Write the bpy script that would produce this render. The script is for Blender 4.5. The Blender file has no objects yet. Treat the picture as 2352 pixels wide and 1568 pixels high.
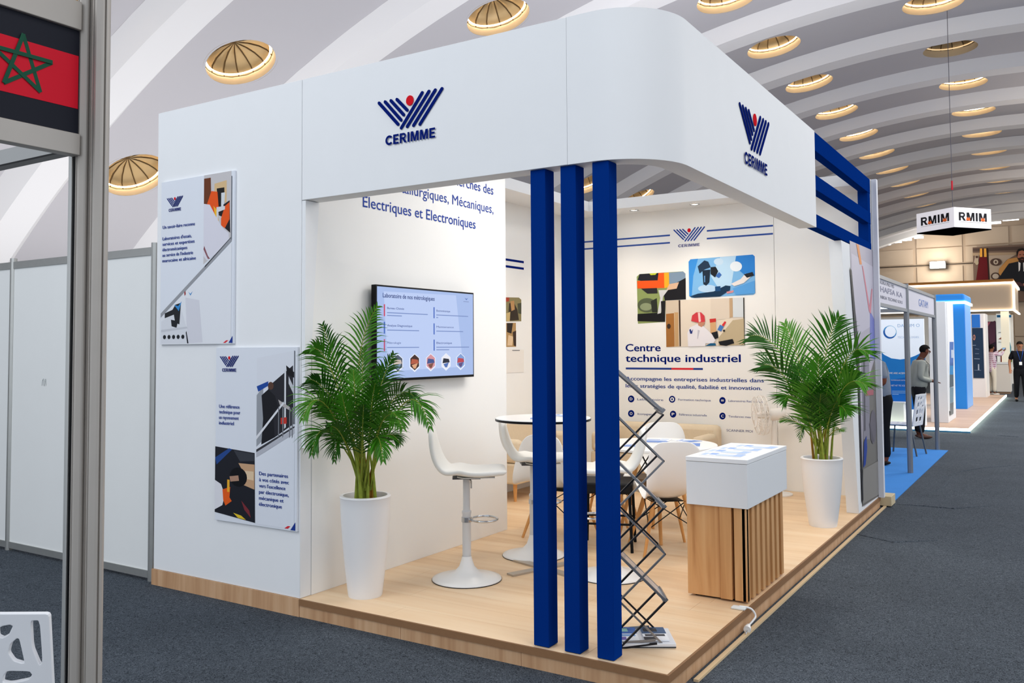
import bpy, math, random
from mathutils import Vector, Matrix
random.seed(7)
C = bpy.context.scene.collection
SC = bpy.context.scene
# ------------------------------------------------------------------ camera, world, lights, exposure
F_, CX, CY, YAW, PIT, ROL, PX_, PY_ = 2000.69, 1175.92, 712.82, .5618, .0431, -.0066, 1.5651, -3.7981
cam = bpy.data.cameras.new('camera'); co = bpy.data.objects.new('camera', cam); C.objects.link(co)
cam.sensor_width = 36; cam.lens = F_ / 2352 * 36
cam.shift_x = (1176 - CX) / 2352; cam.shift_y = (CY - 784) / 2352
cam.clip_start = .05; cam.clip_end = 300
co.matrix_world = Matrix.Translation((PX_, PY_, 1.6)) @ Matrix.Rotation(YAW, 4, 'Z') @ Matrix.Rotation(math.pi/2 + PIT, 4, 'X') @ Matrix.Rotation(ROL, 4, 'Z')
SC.camera = co
w = bpy.data.worlds.new('world'); SC.world = w; w.use_nodes = True
w.node_tree.nodes['Background'].inputs[0].default_value = (.86, .92, 1, 1)
w.node_tree.nodes['Background'].inputs[1].default_value = .84
SC.view_settings.view_transform = 'Standard'; SC.view_settings.look = 'None'
SC.view_settings.gamma = 1; SC.view_settings.use_curve_mapping = False
SC.view_settings.exposure = .45
def light(kind, loc, power, col=(1,1,1), size=1, rot=None, target=None, spot=None, size_y=None):
    l = bpy.data.lights.new(kind.lower() + '_light', kind); l.energy = power; l.color = col
    if kind == 'AREA':
        l.size = size
        if size_y: l.shape = 'RECTANGLE'; l.size_y = size_y
    else: l.shadow_soft_size = size
    if spot: l.spot_size = math.radians(spot); l.spot_blend = .9
    o = bpy.data.objects.new(l.name, l); C.objects.link(o); o.location = loc
    if target: o.rotation_euler = (Vector(target) - Vector(loc)).to_track_quat('-Z', 'Y').to_euler()
    return o
WARM = (1, .86, .70)
for y in (-1.5, 6, 14, 22): light('AREA', (3.8, y, 7.0), 110 if y < 10 else 330, (1, .97, .94), 3.0, target=(3.2, y, 0))     # fill lamps added over the aisle, no fixtures there
light('AREA', (-4.0, -5.0, 6.3), 130, (.92, .96, 1), 3.5, target=(-3, 0, 0))  # cool fill lamp added behind the camera
for y in (22, 33, 43): light('POINT', (2.5, y, 5.0), 150, (1, .87, .72), .6)  # warm fill added to tint the far end of the hall
light('AREA', (-9.0, 5.0, 1.2), 330, (1, .985, .975), 9, target=(-9, 5.2, 9))       # upward fill added to brighten the left of the vault
light('AREA', (-2.0, 9.0, 3.4), 165, (1, .98, .98), 5, target=(-2, 11, 9))  # second upward fill lamp added for the vault
for x, y, p in ((-1.74, 4.75, 11), (-2.6, 4.75, 9), (-.75, 4.6, 5), (-2.75, 3.3, 10), (-1.0, 2.6, 9), (-.9, 1.0, 9)):
    light('SPOT', (x, y, 3.08), p * 2.2, WARM, .06, target=(x, y + (.25 if y > 4 else 0), 0), spot=125)
light('AREA', (-1.0, 2.2, 3.2), 24, (1, .95, .89), 1.6, target=(-1.0, 2.2, 0))  # fill lamp added above the open booth interior

# ------------------------------------------------------------------ helpers
def ray(x, y):
    X, Y = x - CX, y - CY; c, s = math.cos(-ROL), math.sin(-ROL)
    a, b = X*c - Y*s, X*s + Y*c; r, u2 = a/F_, -b/F_
    g = math.cos(PIT) - u2*math.sin(PIT); u = math.sin(PIT) + u2*math.cos(PIT)
    return Vector((r*math.cos(YAW) - g*math.sin(YAW), r*math.sin(YAW) + g*math.cos(YAW), u))
CAMP = Vector((PX_, PY_, 1.6))
def hit(x, y, X=None, Y=None, Z=None):          # photo pixel -> point on a world plane
    d = ray(x, y)
    t = (X - PX_)/d.x if X is not None else (Y - PY_)/d.y if Y is not None else (Z - 1.6)/d.z
    return CAMP + d*t
def crop(x0, y0, s): return lambda x, y: (x/s + x0, y/s + y0)
def lin(h):
    h = h.lstrip('#'); r = []
    for i in (0, 2, 4):
        c = int(h[i:i+2], 16)/255; r.append(c/12.92 if c <= .04045 else ((c+.055)/1.055)**2.4)
    return r
MC = {}
def mat(h, rough=.6, metal=0, emit=0, key='', spec=.15, noise=0, nscale=40, bump=0, coat=0):
    k = (h, rough, metal, emit, key, noise, nscale, bump, coat)
    if k in MC: return MC[k]
    m = bpy.data.materials.new('m_' + h.lstrip('#')); m.use_nodes = True; nt = m.node_tree; b = nt.nodes['Principled BSDF']
    c = lin(h); b.inputs['Base Color'].default_value = (*c, 1); b.inputs['Roughness'].default_value = rough
    b.inputs['Metallic'].default_value = metal; b.inputs['Specular IOR Level'].default_value = spec
    if coat: b.inputs['Coat Weight'].default_value = coat; b.inputs['Coat Roughness'].default_value = .1
    if emit: b.inputs['Emission Color'].default_value = (*c, 1); b.inputs['Emission Strength'].default_value = emit
    tc = nt.nodes.new('ShaderNodeTexCoord'); n = nt.nodes.new('ShaderNodeTexNoise'); n.inputs['Scale'].default_value = nscale
    n.inputs['Detail'].default_value = 4; nt.links.new(tc.outputs['Object'], n.inputs['Vector'])
    if noise:
        mx = nt.nodes.new('ShaderNodeMix'); mx.data_type = 'RGBA'
        mx.inputs['A'].default_value = (*[v*(1-noise) for v in c], 1); mx.inputs['B'].default_value = (*[min(1, v*(1+noise)) for v in c], 1)
        nt.links.new(n.outputs['Fac'], mx.inputs['Factor']); nt.links.new(mx.outputs['Result'], b.inputs['Base Color'])
    if bump:
        bp = nt.nodes.new('ShaderNodeBump'); bp.inputs['Strength'].default_value = bump; bp.inputs['Distance'].default_value = .01
        nt.links.new(n.outputs['Fac'], bp.inputs['Height']); nt.links.new(bp.outputs['Normal'], b.inputs['Normal'])
    MC[k] = m; return m
def wood(name, ca, cb, cc, axis, scale=1.0, rough=.5):
    m = bpy.data.materials.new(name); m.use_nodes = True; nt = m.node_tree; b = nt.nodes['Principled BSDF']
    tc = nt.nodes.new('ShaderNodeTexCoord'); mp = nt.nodes.new('ShaderNodeMapping')
    s = [14, 14, 14]; s[axis] = .9; mp.inputs['Scale'].default_value = [q*scale for q in s]
    n = nt.nodes.new('ShaderNodeTexNoise'); n.inputs['Scale'].default_value = 1; n.inputs['Detail'].default_value = 6; n.inputs['Distortion'].default_value = .6
    cr = nt.nodes.new('ShaderNodeValToRGB'); e = cr.color_ramp.elements
    e[0].position = .3; e[0].color = (*lin(ca), 1); e[1].position = .72; e[1].color = (*lin(cc), 1)
    x = cr.color_ramp.elements.new(.5); x.color = (*lin(cb), 1)
    L = nt.links.new; L(tc.outputs['Object'], mp.inputs[0]); L(mp.outputs[0], n.inputs['Vector']); L(n.outputs['Fac'], cr.inputs[0]); L(cr.outputs[0], b.inputs['Base Color'])
    b.inputs['Roughness'].default_value = rough
    bp = nt.nodes.new('ShaderNodeBump'); bp.inputs['Strength'].default_value = .08; bp.inputs['Distance'].default_value = .003
    L(n.outputs['Fac'], bp.inputs['Height']); L(bp.outputs['Normal'], b.inputs['Normal'])
    return m
WL = {}                                           # world position of each root or part (all unrotated unless local)
class MB:
    def __init__(s): s.v = []; s.f = []; s.m = []; s.mats = []
    def mi(s, m):
        if m is None: return 0
        if m not in s.mats: s.mats.append(m)
        return s.mats.index(m)
    def add(s, vs, fs, m=None):
        k = len(s.v); s.v += [Vector(p) for p in vs]; s.f += [tuple(i + k for i in f) for f in fs]; s.m += [s.mi(m)]*len(fs); return s
    def box(s, x0, x1, y0, y1, z0, z1, m=None):
        vs = [(x, y, z) for z in (z0, z1) for y in (y0, y1) for x in (x0, x1)]
        return s.add(vs, [(0,2,3,1), (4,5,7,6), (0,1,5,4), (2,6,7,3), (0,4,6,2), (1,3,7,5)], m)
    def bar(s, a, b, w, h, up=(0,0,1), m=None):   # box-section bar from a to b
        a, b = Vector(a), Vector(b); d = (b - a).normalized(); u = Vector(up); r = d.cross(u)
        if r.length < 1e-4: r = d.cross(Vector((1,0,0)))
        r.normalize(); u = r.cross(d).normalized(); r *= w/2; u *= h/2
        return s.add([a-r-u, a+r-u, a+r+u, a-r+u, b-r-u, b+r-u, b+r+u, b-r+u], [(0,3,2,1), (4,5,6,7), (0,1,5,4), (1,2,6,5), (2,3,7,6), (3,0,4,7)], m)
    def prism(s, poly, off, m=None):
        n = len(poly); off = Vector(off); a = [Vector(p) for p in poly]
        return s.add(a + [p + off for p in a], [tuple(range(n)), tuple(range(2*n-1, n-1, -1))] + [(i, i+n, (i+1) % n + n, (i+1) % n) for i in range(n)], m)
    def tube(s, path, r, n=8, m=None, cap=True, closed=False):
        P = [Vector(p) for p in path]; rs = r if isinstance(r, (list, tuple)) else [r]*len(P); k = len(P); vs = []; fs = []
        ref = Vector((0,0,1))
        for i, p in enumerate(P):
            d = (P[(i+1) % k if closed else min(i+1, k-1)] - P[(i-1) % k if closed else max(i-1, 0)]).normalized()
            a = d.cross(ref)
            if a.length < .15: a = d.cross(Vector((.3,1,0)))
            a.normalize(); b = d.cross(a)
            vs += [p + (a*math.cos(2*math.pi*j/n) + b*math.sin(2*math.pi*j/n))*rs[i] for j in range(n)]
        for i in range(k if closed else k-1):
            for j in range(n):
                q = (i+1) % k; fs.append((i*n+j, i*n+(j+1) % n, q*n+(j+1) % n, q*n+j))
        if cap and not closed: fs += [tuple(range(n-1, -1, -1)), tuple((k-1)*n + j for j in range(n))]
        return s.add(vs, fs, m)
    def lathe(s, prof, c=(0,0,0), n=32, m=None, capb=True, capt=False):
        vs = [(c[0] + r*math.cos(2*math.pi*j/n), c[1] + r*math.sin(2*math.pi*j/n), c[2] + z) for r, z in prof for j in range(n)]
        k = len(prof); fs = [(i*n+j, i*n+(j+1) % n, (i+1)*n+(j+1) % n, (i+1)*n+j) for i in range(k-1) for j in range(n)]
        if capb: fs.append(tuple(range(n-1, -1, -1)))
        if capt: fs.append(tuple((k-1)*n + j for j in range(n)))
        return s.add(vs, fs, m)
    def sphere(s, c, r, n=12, m=None, sc=(1,1,1)):
        vs = []; fs = []; h = n//2
        for i in range(h+1):
            t = math.pi*i/h
            vs += [(c[0]+r*sc[0]*math.sin(t)*math.cos(2*math.pi*j/n), c[1]+r*sc[1]*math.sin(t)*math.sin(2*math.pi*j/n), c[2]+r*sc[2]*math.cos(t)) for j in range(n)]
        fs = [(i*n+j, (i+1)*n+j, (i+1)*n+(j+1) % n, i*n+(j+1) % n) for i in range(h) for j in range(n)]
        return s.add(vs, fs, m)
    def build(s, name, m=None, parent=None, local=False, bevel=0, origin=None, sharp=35, flat=False):
        off = Vector((0,0,0))
        if not local:
            if parent is not None: off = WL[parent]
            elif origin is not None: off = Vector(origin)
            elif s.v:
                lo = [min(p[i] for p in s.v) for i in range(3)]; hi = [max(p[i] for p in s.v) for i in range(3)]
                off = Vector(((lo[0]+hi[0])/2, (lo[1]+hi[1])/2, lo[2]))
        me = bpy.data.meshes.new(name); me.from_pydata([p - off for p in s.v], [], s.f)
        if m is not None and not s.mats: me.materials.append(m)
        for q in s.mats: me.materials.append(q)
        for p, i in zip(me.polygons, s.m): p.material_index = i if s.mats else 0; p.use_smooth = not flat
        if not flat: me.set_sharp_from_angle(angle=math.radians(sharp))
        me.update()
        o = bpy.data.objects.new(name, me); C.objects.link(o)
        if parent is not None: o.parent = parent; WL[o] = Vector(WL[parent]) if parent in WL else off
        else: o.location = off; WL[o] = off
        if bevel:
            b = o.modifiers.new('bevel', 'BEVEL'); b.width = bevel; b.segments = 2; b.limit_method = 'ANGLE'
        return o
def tag(o, label=None, cat=None, group=None, kind=None):
    if label: o['label'] = label
    if cat: o['category'] = cat
    if group: o['group'] = group
    if kind: o['kind'] = kind
    return o
def empty(name, loc, label, cat, group=None, rz=0):
    o = bpy.data.objects.new(name, None); C.objects.link(o); o.location = loc; o.rotation_euler = (0,0,rz); o.empty_display_size = .1
    WL[o] = Vector(loc); return tag(o, label, cat, group)
def copy_tree(o, parent=None):
    c = o.copy(); C.objects.link(c); c.parent = parent
    for ch in o.children: copy_tree(ch, c)
    return c
def place(o, loc, rz, label=None, group=None):
    o.location = loc; o.rotation_euler = (0,0,rz); WL[o] = Vector(loc)
    if label: o['label'] = label
    if group: o['group'] = group
    return o
TC = {}
def glyphs(t, bold=0.0):
    if (t, bold) in TC: return TC[(t, bold)]
    cu = bpy.data.curves.new('lettering', 'FONT'); cu.body = t; cu.extrude = .0; cu.offset = bold; cu.resolution_u = 3
    ob = bpy.data.objects.new('lettering', cu); C.objects.link(ob); dg = bpy.context.evaluated_depsgraph_get(); dg.update()
    me = bpy.data.meshes.new_from_object(ob.evaluated_get(dg)); vs = [v.co.copy() for v in me.vertices]; fs = [tuple(p.vertices) for p in me.polygons]
    bpy.data.objects.remove(ob); bpy.data.meshes.remove(me); TC[(t, bold)] = (vs, fs); return vs, fs
BLK = ('CERIMME', 'RMIM')
def block_glyphs(word):
    """heavy sans capitals spelling CERIMME, height .70"""
    t = .17; V_ = []; F_l = []; x = 0
    def quad(*p): k = len(V_); V_.extend(Vector((x + a, b_, 0)) for a, b_ in p); F_l.append(tuple(range(k, k+len(p))))
    def arc(cx_, cy_, ro, ri, a0, a1, n=14, sy=1):
        for i in range(n):
            a, b_ = a0 + (a1-a0)*i/n, a0 + (a1-a0)*(i+1)/n
            quad((cx_+ri*math.cos(a), cy_+ri*math.sin(a)*sy), (cx_+ro*math.cos(a), cy_+ro*math.sin(a)*sy), (cx_+ro*math.cos(b_), cy_+ro*math.sin(b_)*sy), (cx_+ri*math.cos(b_), cy_+ri*math.sin(b_)*sy))
    for ch in word:
        if ch == 'C': arc(.33, .35, .35, .19, math.radians(38), math.radians(322), 20); x += .70
        if ch == 'E':
            quad((0,0), (t,0), (t,.7), (0,.7)); quad((t,0), (.5,0), (.5,.14), (t,.14)); quad((t,.285), (.46,.285), (.46,.42), (t,.42)); quad((t,.56), (.5,.56), (.5,.7), (t,.7)); x += .60
        if ch == 'R':
            quad((0,0), (t,0), (t,.7), (0,.7)); quad((t,.56), (.34,.56), (.34,.7), (t,.7)); quad((t,.27), (.34,.27), (.34,.40), (t,.40)); arc(.34, .485, .215, .08, -math.pi/2, math.pi/2, 10); quad((.24,.28), (.42,.0), (.62,.0), (.42,.30)); x += .70
        if ch == 'I': quad((0,0), (t,0), (t,.7), (0,.7)); x += t + .12
        if ch == 'M':
            quad((0,0), (.15,0), (.15,.7), (0,.7)); quad((.55,0), (.70,0), (.70,.7), (.55,.7)); quad((.15,.7), (.15,.40), (.28,.0), (.35,.0), (.35,.22), (.22,.7)); quad((.55,.7), (.48,.7), (.35,.22), (.35,.0), (.42,.0), (.55,.40)); x += .82
    return V_, F_l
for b_k in BLK: TC[(b_k, 0)] = block_glyphs(b_k)
def put_text(mb, t, bl, br, cap, n, m, bold=0.0, lift=.0012):
    """flat print: text from bl to br on a wall; cap = height of a capital; n = outward normal"""
    bold0 = bold; bold = 0 if bold >= .018 or (t, 0) in TC and t in BLK else (0 if 'M' in t else min(bold, .013))
    vs, fs = glyphs(t, bold)
    if not vs: return
    x0 = min(v.x for v in vs); x1 = max(v.x for v in vs); u = (br - bl)/(x1 - x0); k = cap/.70; n = Vector(n)
    st_ = ((0,0), (.022,.0), (-.022,.0), (0,.012), (0,-.012)) if bold0 >= .018 and t not in BLK else ((0,0),)
    for q_, (ax, ay) in enumerate(st_):
        pts = [bl + u*(v.x - x0 + ax) + Vector((0,0,1))*((v.y + ay)*k) + n*(lift + q_*.00008) for v in vs]
        a, b, c = (pts[i] for i in fs[0][:3])
        g_ = [tuple(reversed(f)) for f in fs] if (b-a).cross(c-a).dot(n) < 0 else fs
        mb.add(pts, g_, m)
def text_px(mb, t, x0, y0, x1, ytop, plane, m, bold=0.0, lift=.0012):
    """text whose baseline starts at pixel x0,y0 and ends below pixel x1; ytop = top of capitals at x0"""
    n = (1,0,0) if 'X' in plane else (0,-1,0)
    a = hit(x0, y0, **plane); t1 = hit(x0, ytop, **plane); b = hit(x1, y0, **plane); b.z = a.z
    put_text(mb, t, a, b, t1.z - a.z, n, m, bold, lift)
def poly_px(mb, pts, plane, m, lift):
    n = Vector((1,0,0)) if 'X' in plane else Vector((0,-1,0))
    P = [hit(x, y, **plane) + n*lift for x, y in pts]
    nn = Vector((0,0,0))
    for i in range(len(P)): nn += (P[i]-P[0]).cross(P[(i+1) % len(P)]-P[0])
    if nn.dot(n) < 0: P.reverse()
    mb.add(P, [tuple(range(len(P)))], m)
def ell(cx, cy, rx, ry, n=20, a0=0): return [(cx + rx*math.cos(a0+2*math.pi*i/n), cy + ry*math.sin(a0+2*math.pi*i/n)) for i in range(n)]
def art(mb, items, plane, cr=None, base=.001, step=.0004):
    for i, (h, pts) in enumerate(items):
        poly_px(mb, [cr(*p) for p in pts] if cr else pts, plane, mat(h, .45), base + i*step)
NAVY, RED = mat('#0e2070', .6, spec=.0), mat('#d8202c', .6, spec=.0)
def logo(mb, o, u, k, n, text=True, navy=None, red=None, lift=.0015, thick=0):
    """the emblem: four descending and four rising bars, a dot, the name. o = lower-left of the 0..1 wide mark"""
    navy = navy or NAVY; red = red or RED; up = Vector((0,0,1)); n = Vector(n); u = Vector(u)
    W = .451
    def P(x, z): return o + u*((x+1.718)/W*k) + up*((z-2.756)/W*k) + n*lift
    bars = [((-1.718,3.013),(-1.577,2.869)), ((-1.673,3.013),(-1.555,2.890)), ((-1.630,3.013),(-1.536,2.917)), ((-1.586,3.013),(-1.511,2.940)),
            ((-1.554,2.845),(-1.404,3.022)), ((-1.511,2.847),(-1.357,3.022)), ((-1.466,2.847),(-1.313,3.022)), ((-1.421,2.847),(-1.267,3.022))]
    hw = .0095
    for (a, b), (c, d) in bars:
        dx, dz = c-a, d-b; L = math.hypot(dx, dz); px, pz = -dz/L*hw, dx/L*hw; al = math.atan2(dz, dx); pts = []
        for j in range(5): t = al - math.pi/2 + math.pi*j/4; pts.append((c + hw*math.cos(t), d + hw*math.sin(t)))
        for j in range(5): t = al + math.pi/2 + math.pi*j/4; pts.append((a + hw*math.cos(t), b + hw*math.sin(t)))
        Q = [P(*q) for q in pts]
        if (Q[1]-Q[0]).cross(Q[5]-Q[0]).dot(n) < 0: Q.reverse()
        if thick: mb.prism([q + n*thick for q in Q], -n*thick, navy)
        else: mb.add(Q, [tuple(range(len(Q)))], navy)
    Q = [P(-1.492 + .026*math.cos(2*math.pi*i/20), 2.992 + .029*math.sin(2*math.pi*i/20)) for i in range(20)]
    if (Q[1]-Q[0]).cross(Q[5]-Q[0]).dot(n) < 0: Q.reverse()
    if thick: mb.prism([q + n*thick for q in Q], -n*thick, red)
    else: mb.add(Q, [tuple(range(20))], red)
    if text:
        a = P(-1.668, 2.758); b = P(-1.313, 2.758); put_text(mb, 'CERIMME', a, b, .056/W*k, n, navy, 0, .001 + thick)

WHITE = mat('#eef0f2', .55, noise=.015, nscale=6); WHITE2 = mat('#f3f3f1', .5); GLOSSW = mat('#f4f4f2', .28, coat=.3)
BLACK = mat('#0c0d10', .35); CHROME = mat('#c8cacc', .22, .9); ALU = mat('#bcbdba', .38, .75, noise=.06, nscale=20)
BLUE = mat('#06307f', .6, noise=.02, nscale=5, spec=.0)
OAK = wood('oak_floor', '#ddb98e', '#e9c8a0', '#f0d6b3', 0, .55, .42)
OAKV = wood('oak_skirting', '#b98d66', '#c99f78', '#d6b08a', 2, 1.2, .5)
OAKC = wood('oak_counter', '#b27a45', '#cf9a63', '#dcae7a', 2, .9, .45)
BROWN = mat('#8f6b4c', .5, noise=.06); GRAYP = mat('#eceeed', .5, noise=.02, nscale=3)

# ------------------------------------------------------------------ hall: floor, vault, ribs, domes, end wall
carpet = bpy.data.materials.new('carpet'); carpet.use_nodes = True; nt = carpet.node_tree; b = nt.nodes['Principled BSDF']; b.inputs['Roughness'].default_value = .95; b.inputs['Specular IOR Level'].default_value = .1
tc = nt.nodes.new('ShaderNodeTexCoord'); n1 = nt.nodes.new('ShaderNodeTexNoise'); n1.inputs['Scale'].default_value = 70; n1.inputs['Detail'].default_value = 5; n1.inputs['Distortion'].default_value = 2.5
n2 = nt.nodes.new('ShaderNodeTexNoise'); n2.inputs['Scale'].default_value = 1.3; n2.inputs['Detail'].default_value = 4
cr_ = nt.nodes.new('ShaderNodeValToRGB'); e = cr_.color_ramp.elements; e[0].position = .34; e[0].color = (*lin('#1f252d'), 1); e[1].position = .72; e[1].color = (*lin('#6d7680'), 1)
mx = nt.nodes.new('ShaderNodeMix'); mx.data_type = 'RGBA'; mx.blend_type = 'MULTIPLY'; mx.inputs['Factor'].default_value = .5
cr2 = nt.nodes.new('ShaderNodeValToRGB'); cr2.color_ramp.elements[0].color = (.6,.6,.6,1); cr2.color_ramp.elements[1].color = (1,1,1,1); cr2.color_ramp.elements[0].position = .3; cr2.color_ramp.elements[1].position = .7
bp = nt.nodes.new('ShaderNodeBump'); bp.inputs['Strength'].default_value = .5; bp.inputs['Distance'].default_value = .004
L = nt.links.new; L(tc.outputs['Object'], n1.inputs['Vector']); L(tc.outputs['Object'], n2.inputs['Vector']); L(n1.outputs['Fac'], cr_.inputs[0]); L(n2.outputs['Fac'], cr2.inputs[0])
L(cr_.outputs[0], mx.inputs['A']); L(cr2.outputs[0], mx.inputs['B']); L(mx.outputs['Result'], b.inputs['Base Color']); L(n1.outputs['Fac'], bp.inputs['Height']); L(bp.outputs['Normal'], b.inputs['Normal'])
fl = tag(MB().box(-18, 14, -9, 50.5, -.2, 0).build('floor', carpet), kind='structure')
# creases where the carpet lengths ripple over the aisle
for pts in ([(2160,1098), (2205,1083), (2260,1074), (2352,1067)], [(2125,1140), (2165,1118), (2185,1095), (2205,1084)], [(2060,1158), (2120,1162), (2190,1168), (2300,1160)], [(1960,1225), (2050,1245), (2180,1240)], [(2290,1000), (2352,1004)]):
    P = [hit(x, y, Z=.0) for x, y in pts]; Q = []
    for i in range(len(P)-1):
        for j in range(5): Q.append(P[i].lerp(P[i+1], j/5))
    m = MB(); r = [.012*math.sin(math.pi*(i+.4)/len(Q)) + .003 for i in range(len(Q))]
    m.tube(Q, r, 8); [setattr(v, 'z', v.z*.7) for v in m.v]; m.build('carpet_crease', carpet, fl)

RV, ZA, Y0, SP, TH0, DTH = 22.337, 8.297, 14.868, 3.096, -.0159, .14006
def vault(th, y, dr=0): return Vector((-.0124 + (RV - dr)*math.sin(th), y, ZA - RV + (RV - dr)*math.cos(th)))
RH = .56; NH = 32
visible = [(0, k) for k in range(0, 12)] + [(1, k) for k in range(-1, 12)] + [(2, -2)] + [(3, k) for k in (-4, -3, 0, 1, 2)] + [(4, -3)] + [(2, 1), (2, 2)]
CEIL = mat('#b7b5ba', .8, noise=.02, nscale=.6); RIBM = mat('#dcdbdd', .8)  # coffer shade put into the colour, ceiling darker than the ribs
vm = MB()
hs = SP/2; sa = hs; st = DTH*RV/2
for row in range(-2, 7):
    for k in range(-7, 12):
        tc_ = TH0 - row*DTH; yc = Y0 + SP*k
        if row == -2: tc_ = TH0 + 2*DTH
        def W(s, y): return vault(tc_ + s/RV, yc + y)
        if (row, k) in visible:
            vs = []; N = NH
            for j in range(N):
                a = 2*math.pi*j/N; c, s_ = math.cos(a), math.sin(a); q = min(st/max(abs(c), 1e-6), hs/max(abs(s_), 1e-6))
                vs += [W(RH*c, RH*s_), W((RH+q)/2*c, (RH+q)/2*s_), W(q*c, q*s_)]
            fs = []
            for j in range(N):
                k2 = (j+1) % N
                for i in range(2): fs.append((j*3+i, k2*3+i, k2*3+i+1, j*3+i+1))
            # corners of the cell
            for sx, sy in ((1,1), (-1,1), (-1,-1), (1,-1)):
                a = math.atan2(sy*hs, sx*st) % (2*math.pi); j = int(a/(2*math.pi)*N) % N; vs.append(W(sx*st, sy*hs)); fs.append((j*3+2, ((j+1) % N)*3+2, len(vs)-1))
            vm.add(vs, fs)
        else:
            n = 4; vs = [W(-st + 2*st*i/n, y) for i in range(n+1) for y in (-hs, hs)]
            vm.add(vs, [(2*i, 2*i+1, 2*i+3, 2*i+2) for i in range(n)])
ceil_o = tag(vm.build('ceiling', CEIL, sharp=60), kind='structure')
# a rib between every two bays
for k in range(-7, 13):
    yc = Y0 + SP*(k - .5); rb = MB(); N = 44; vs = []
    for i in range(N+1):
        th = -.93 + (.93 + .30)*i/N
        vs += [vault(th, yc-.52), vault(th, yc-.27, .26), vault(th, yc+.27, .26), vault(th, yc+.52)]
    rb.add(vs, [(4*i+j, 4*i+j+1, 4*i+5+j, 4*i+4+j) for i in range(N) for j in range(3)])
    rb.build('rib', RIBM, ceil_o)
BRASS = mat('#9c8765', .4, .8, noise=.1, nscale=8); BRIM = mat('#c2af92', .7); SEAM = mat('#4a3a25', .5, .4); GLOW = mat('#ffe9c8', .5, 0, 9.0); GLOWD = mat('#ffdca8', .5, 0, .5)
def make_dome(lit):
    root = empty('ceiling_dome', (0,0,0), '', 'ceiling dome')
    rim = MB(); n = 40
    rim.lathe([(RH, -.004), (RH, .15), (RH+.04, .15), (RH+.04, -.004)], n=n, capb=False).build('rim', BRIM, root, local=True, sharp=50)
    MB().tube([(RH*.93*math.cos(2*math.pi*i/36), RH*.93*math.sin(2*math.pi*i/36), .166) for i in range(36)], .013, 6, closed=True).build('light_ring', GLOW if lit else GLOWD, root, local=True)
    K = 14; R0 = RH*.985; prof = [(R0*math.cos(t), .15 + .26*math.sin(t)) for t in [math.pi/2*i/4*.985 for i in range(5)]]
    g = MB(); vs = []
    for r, z in prof:
        for s in (-1, 0, 1): a = s*math.pi/K*.97; vs.append((r*math.cos(a), r*math.sin(a), z - (.012 if s == 0 else 0)))
    g.add(vs, [(3*i+j, 3*i+3+j, 3*i+4+j, 3*i+1+j) for i in range(4) for j in range(2)])
    first = g.build('panel', BRASS, root, local=True)
    for q in range(1, K): c = first.copy(); C.objects.link(c); c.parent = root; c.rotation_euler = (0,0,2*math.pi*q/K)
    sm = MB()
    for q in range(K): a = 2*math.pi*(q+.5)/K; sm.tube([(r*math.cos(a), r*math.sin(a), z - .005) for r, z in prof], .010, 5)
    sm.build('seam_rib', SEAM, root, local=True)
    MB().sphere((0,0,.42), .05, 10, sc=(1,1,.5)).build('boss', SEAM, root, local=True)
    MB().lathe([(RH+.04, .15), (RH+.04, .47), (.0, .47)], n=24, capb=False).build('housing', SEAM, root, local=True)
    return root
protoL = make_dome(True); protoD = make_dome(False); used = {True: False, False: False}
ORD = ['first', 'second', 'third', 'fourth', 'fifth', 'sixth', 'seventh', 'eighth', 'ninth', 'tenth', 'eleventh', 'twelfth', 'thirteenth', 'fourteenth']
cnt = {}
for row, k in visible:
    lit = not ((row, k) in ((0, 1),) or k > 8)
    P = protoL if lit else protoD
    if not used[lit]: o = P; used[lit] = True
    else: o = copy_tree(P)
    th = TH0 - row*DTH; cnt[row] = cnt.get(row, -1) + 1
    if row == 3 and k == -3: lb = 'large brass ceiling dome directly above the left end of the white booth wall'
    elif row == 4: lb = 'brass ceiling dome partly hidden behind the left edge of the booth wall'
    elif row == 2 and k == -2: lb = 'brightly lit brass dome above the middle of the booth fascia'
    elif row == 3 and k == -4: lb = 'brass dome edge peeping out at the top beside the aluminium post'
    elif row in (2, 3): lb = f'brass ceiling dome glimpsed through the booth opening over the {["", "left", "second", "third", "rightmost"][k+1] if row == 3 else ["", "fourth", "fifth"][k]} gap'
    elif row == 1: lb = f'lit brass ceiling dome, {ORD[k+1]} from the front in the row along the fascia'
    else: lb = f'{"lit" if lit else "dim"} brass ceiling dome, {ORD[k]} from the front in the row near the hanging sign cable'
    g = 'domes in the vault rows over the aisle' if row < 2 else 'domes above and behind the booth'
    place(o, vault(th, Y0 + SP*k), 0, lb, g); o.rotation_euler = (0, th, 0)
# far end wall with cladding panels
BEIGE = mat('#b3a08c', .8, noise=.03, nscale=.5); PANEL = mat('#baa894', .75, noise=.04, nscale=.8)
ew = MB(); prof = [vault(-.93 + 1.3*i/40, 49.7) for i in range(41)]
ew.prism([Vector((prof[0].x, 49.7, 0))] + [Vector((p.x, 49.7, max(p.z, 0))) for p in prof] + [Vector((prof[-1].x, 49.7, 0))], (0, .4, 0))
ewo = tag(ew.build('wall_back', BEIGE, flat=True), kind='structure')
cols = [1880, 1940, 2003, 2098, 2106, 2211, 2219, 2318, 2326, 2420]
xs = [hit(x, 600, Y=49.7).x for x in cols]
for i in range(0, len(xs), 2):
    a, b = xs[i], xs[i+1]
    for z0, z1 in ((.2, 2.0), (2.06, 4.3), (4.36, 5.95), (6.15, 7.0), (7.06, 7.95)):
        if vault(math.asin((a+.01)/RV), 0).z < z1 and vault(math.asin((b+.01)/RV), 0).z < z1: continue
        m = MB().box(a, b, 49.64, 49.7, z0, z1)
        m.build('panel', PANEL, ewo)
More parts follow.
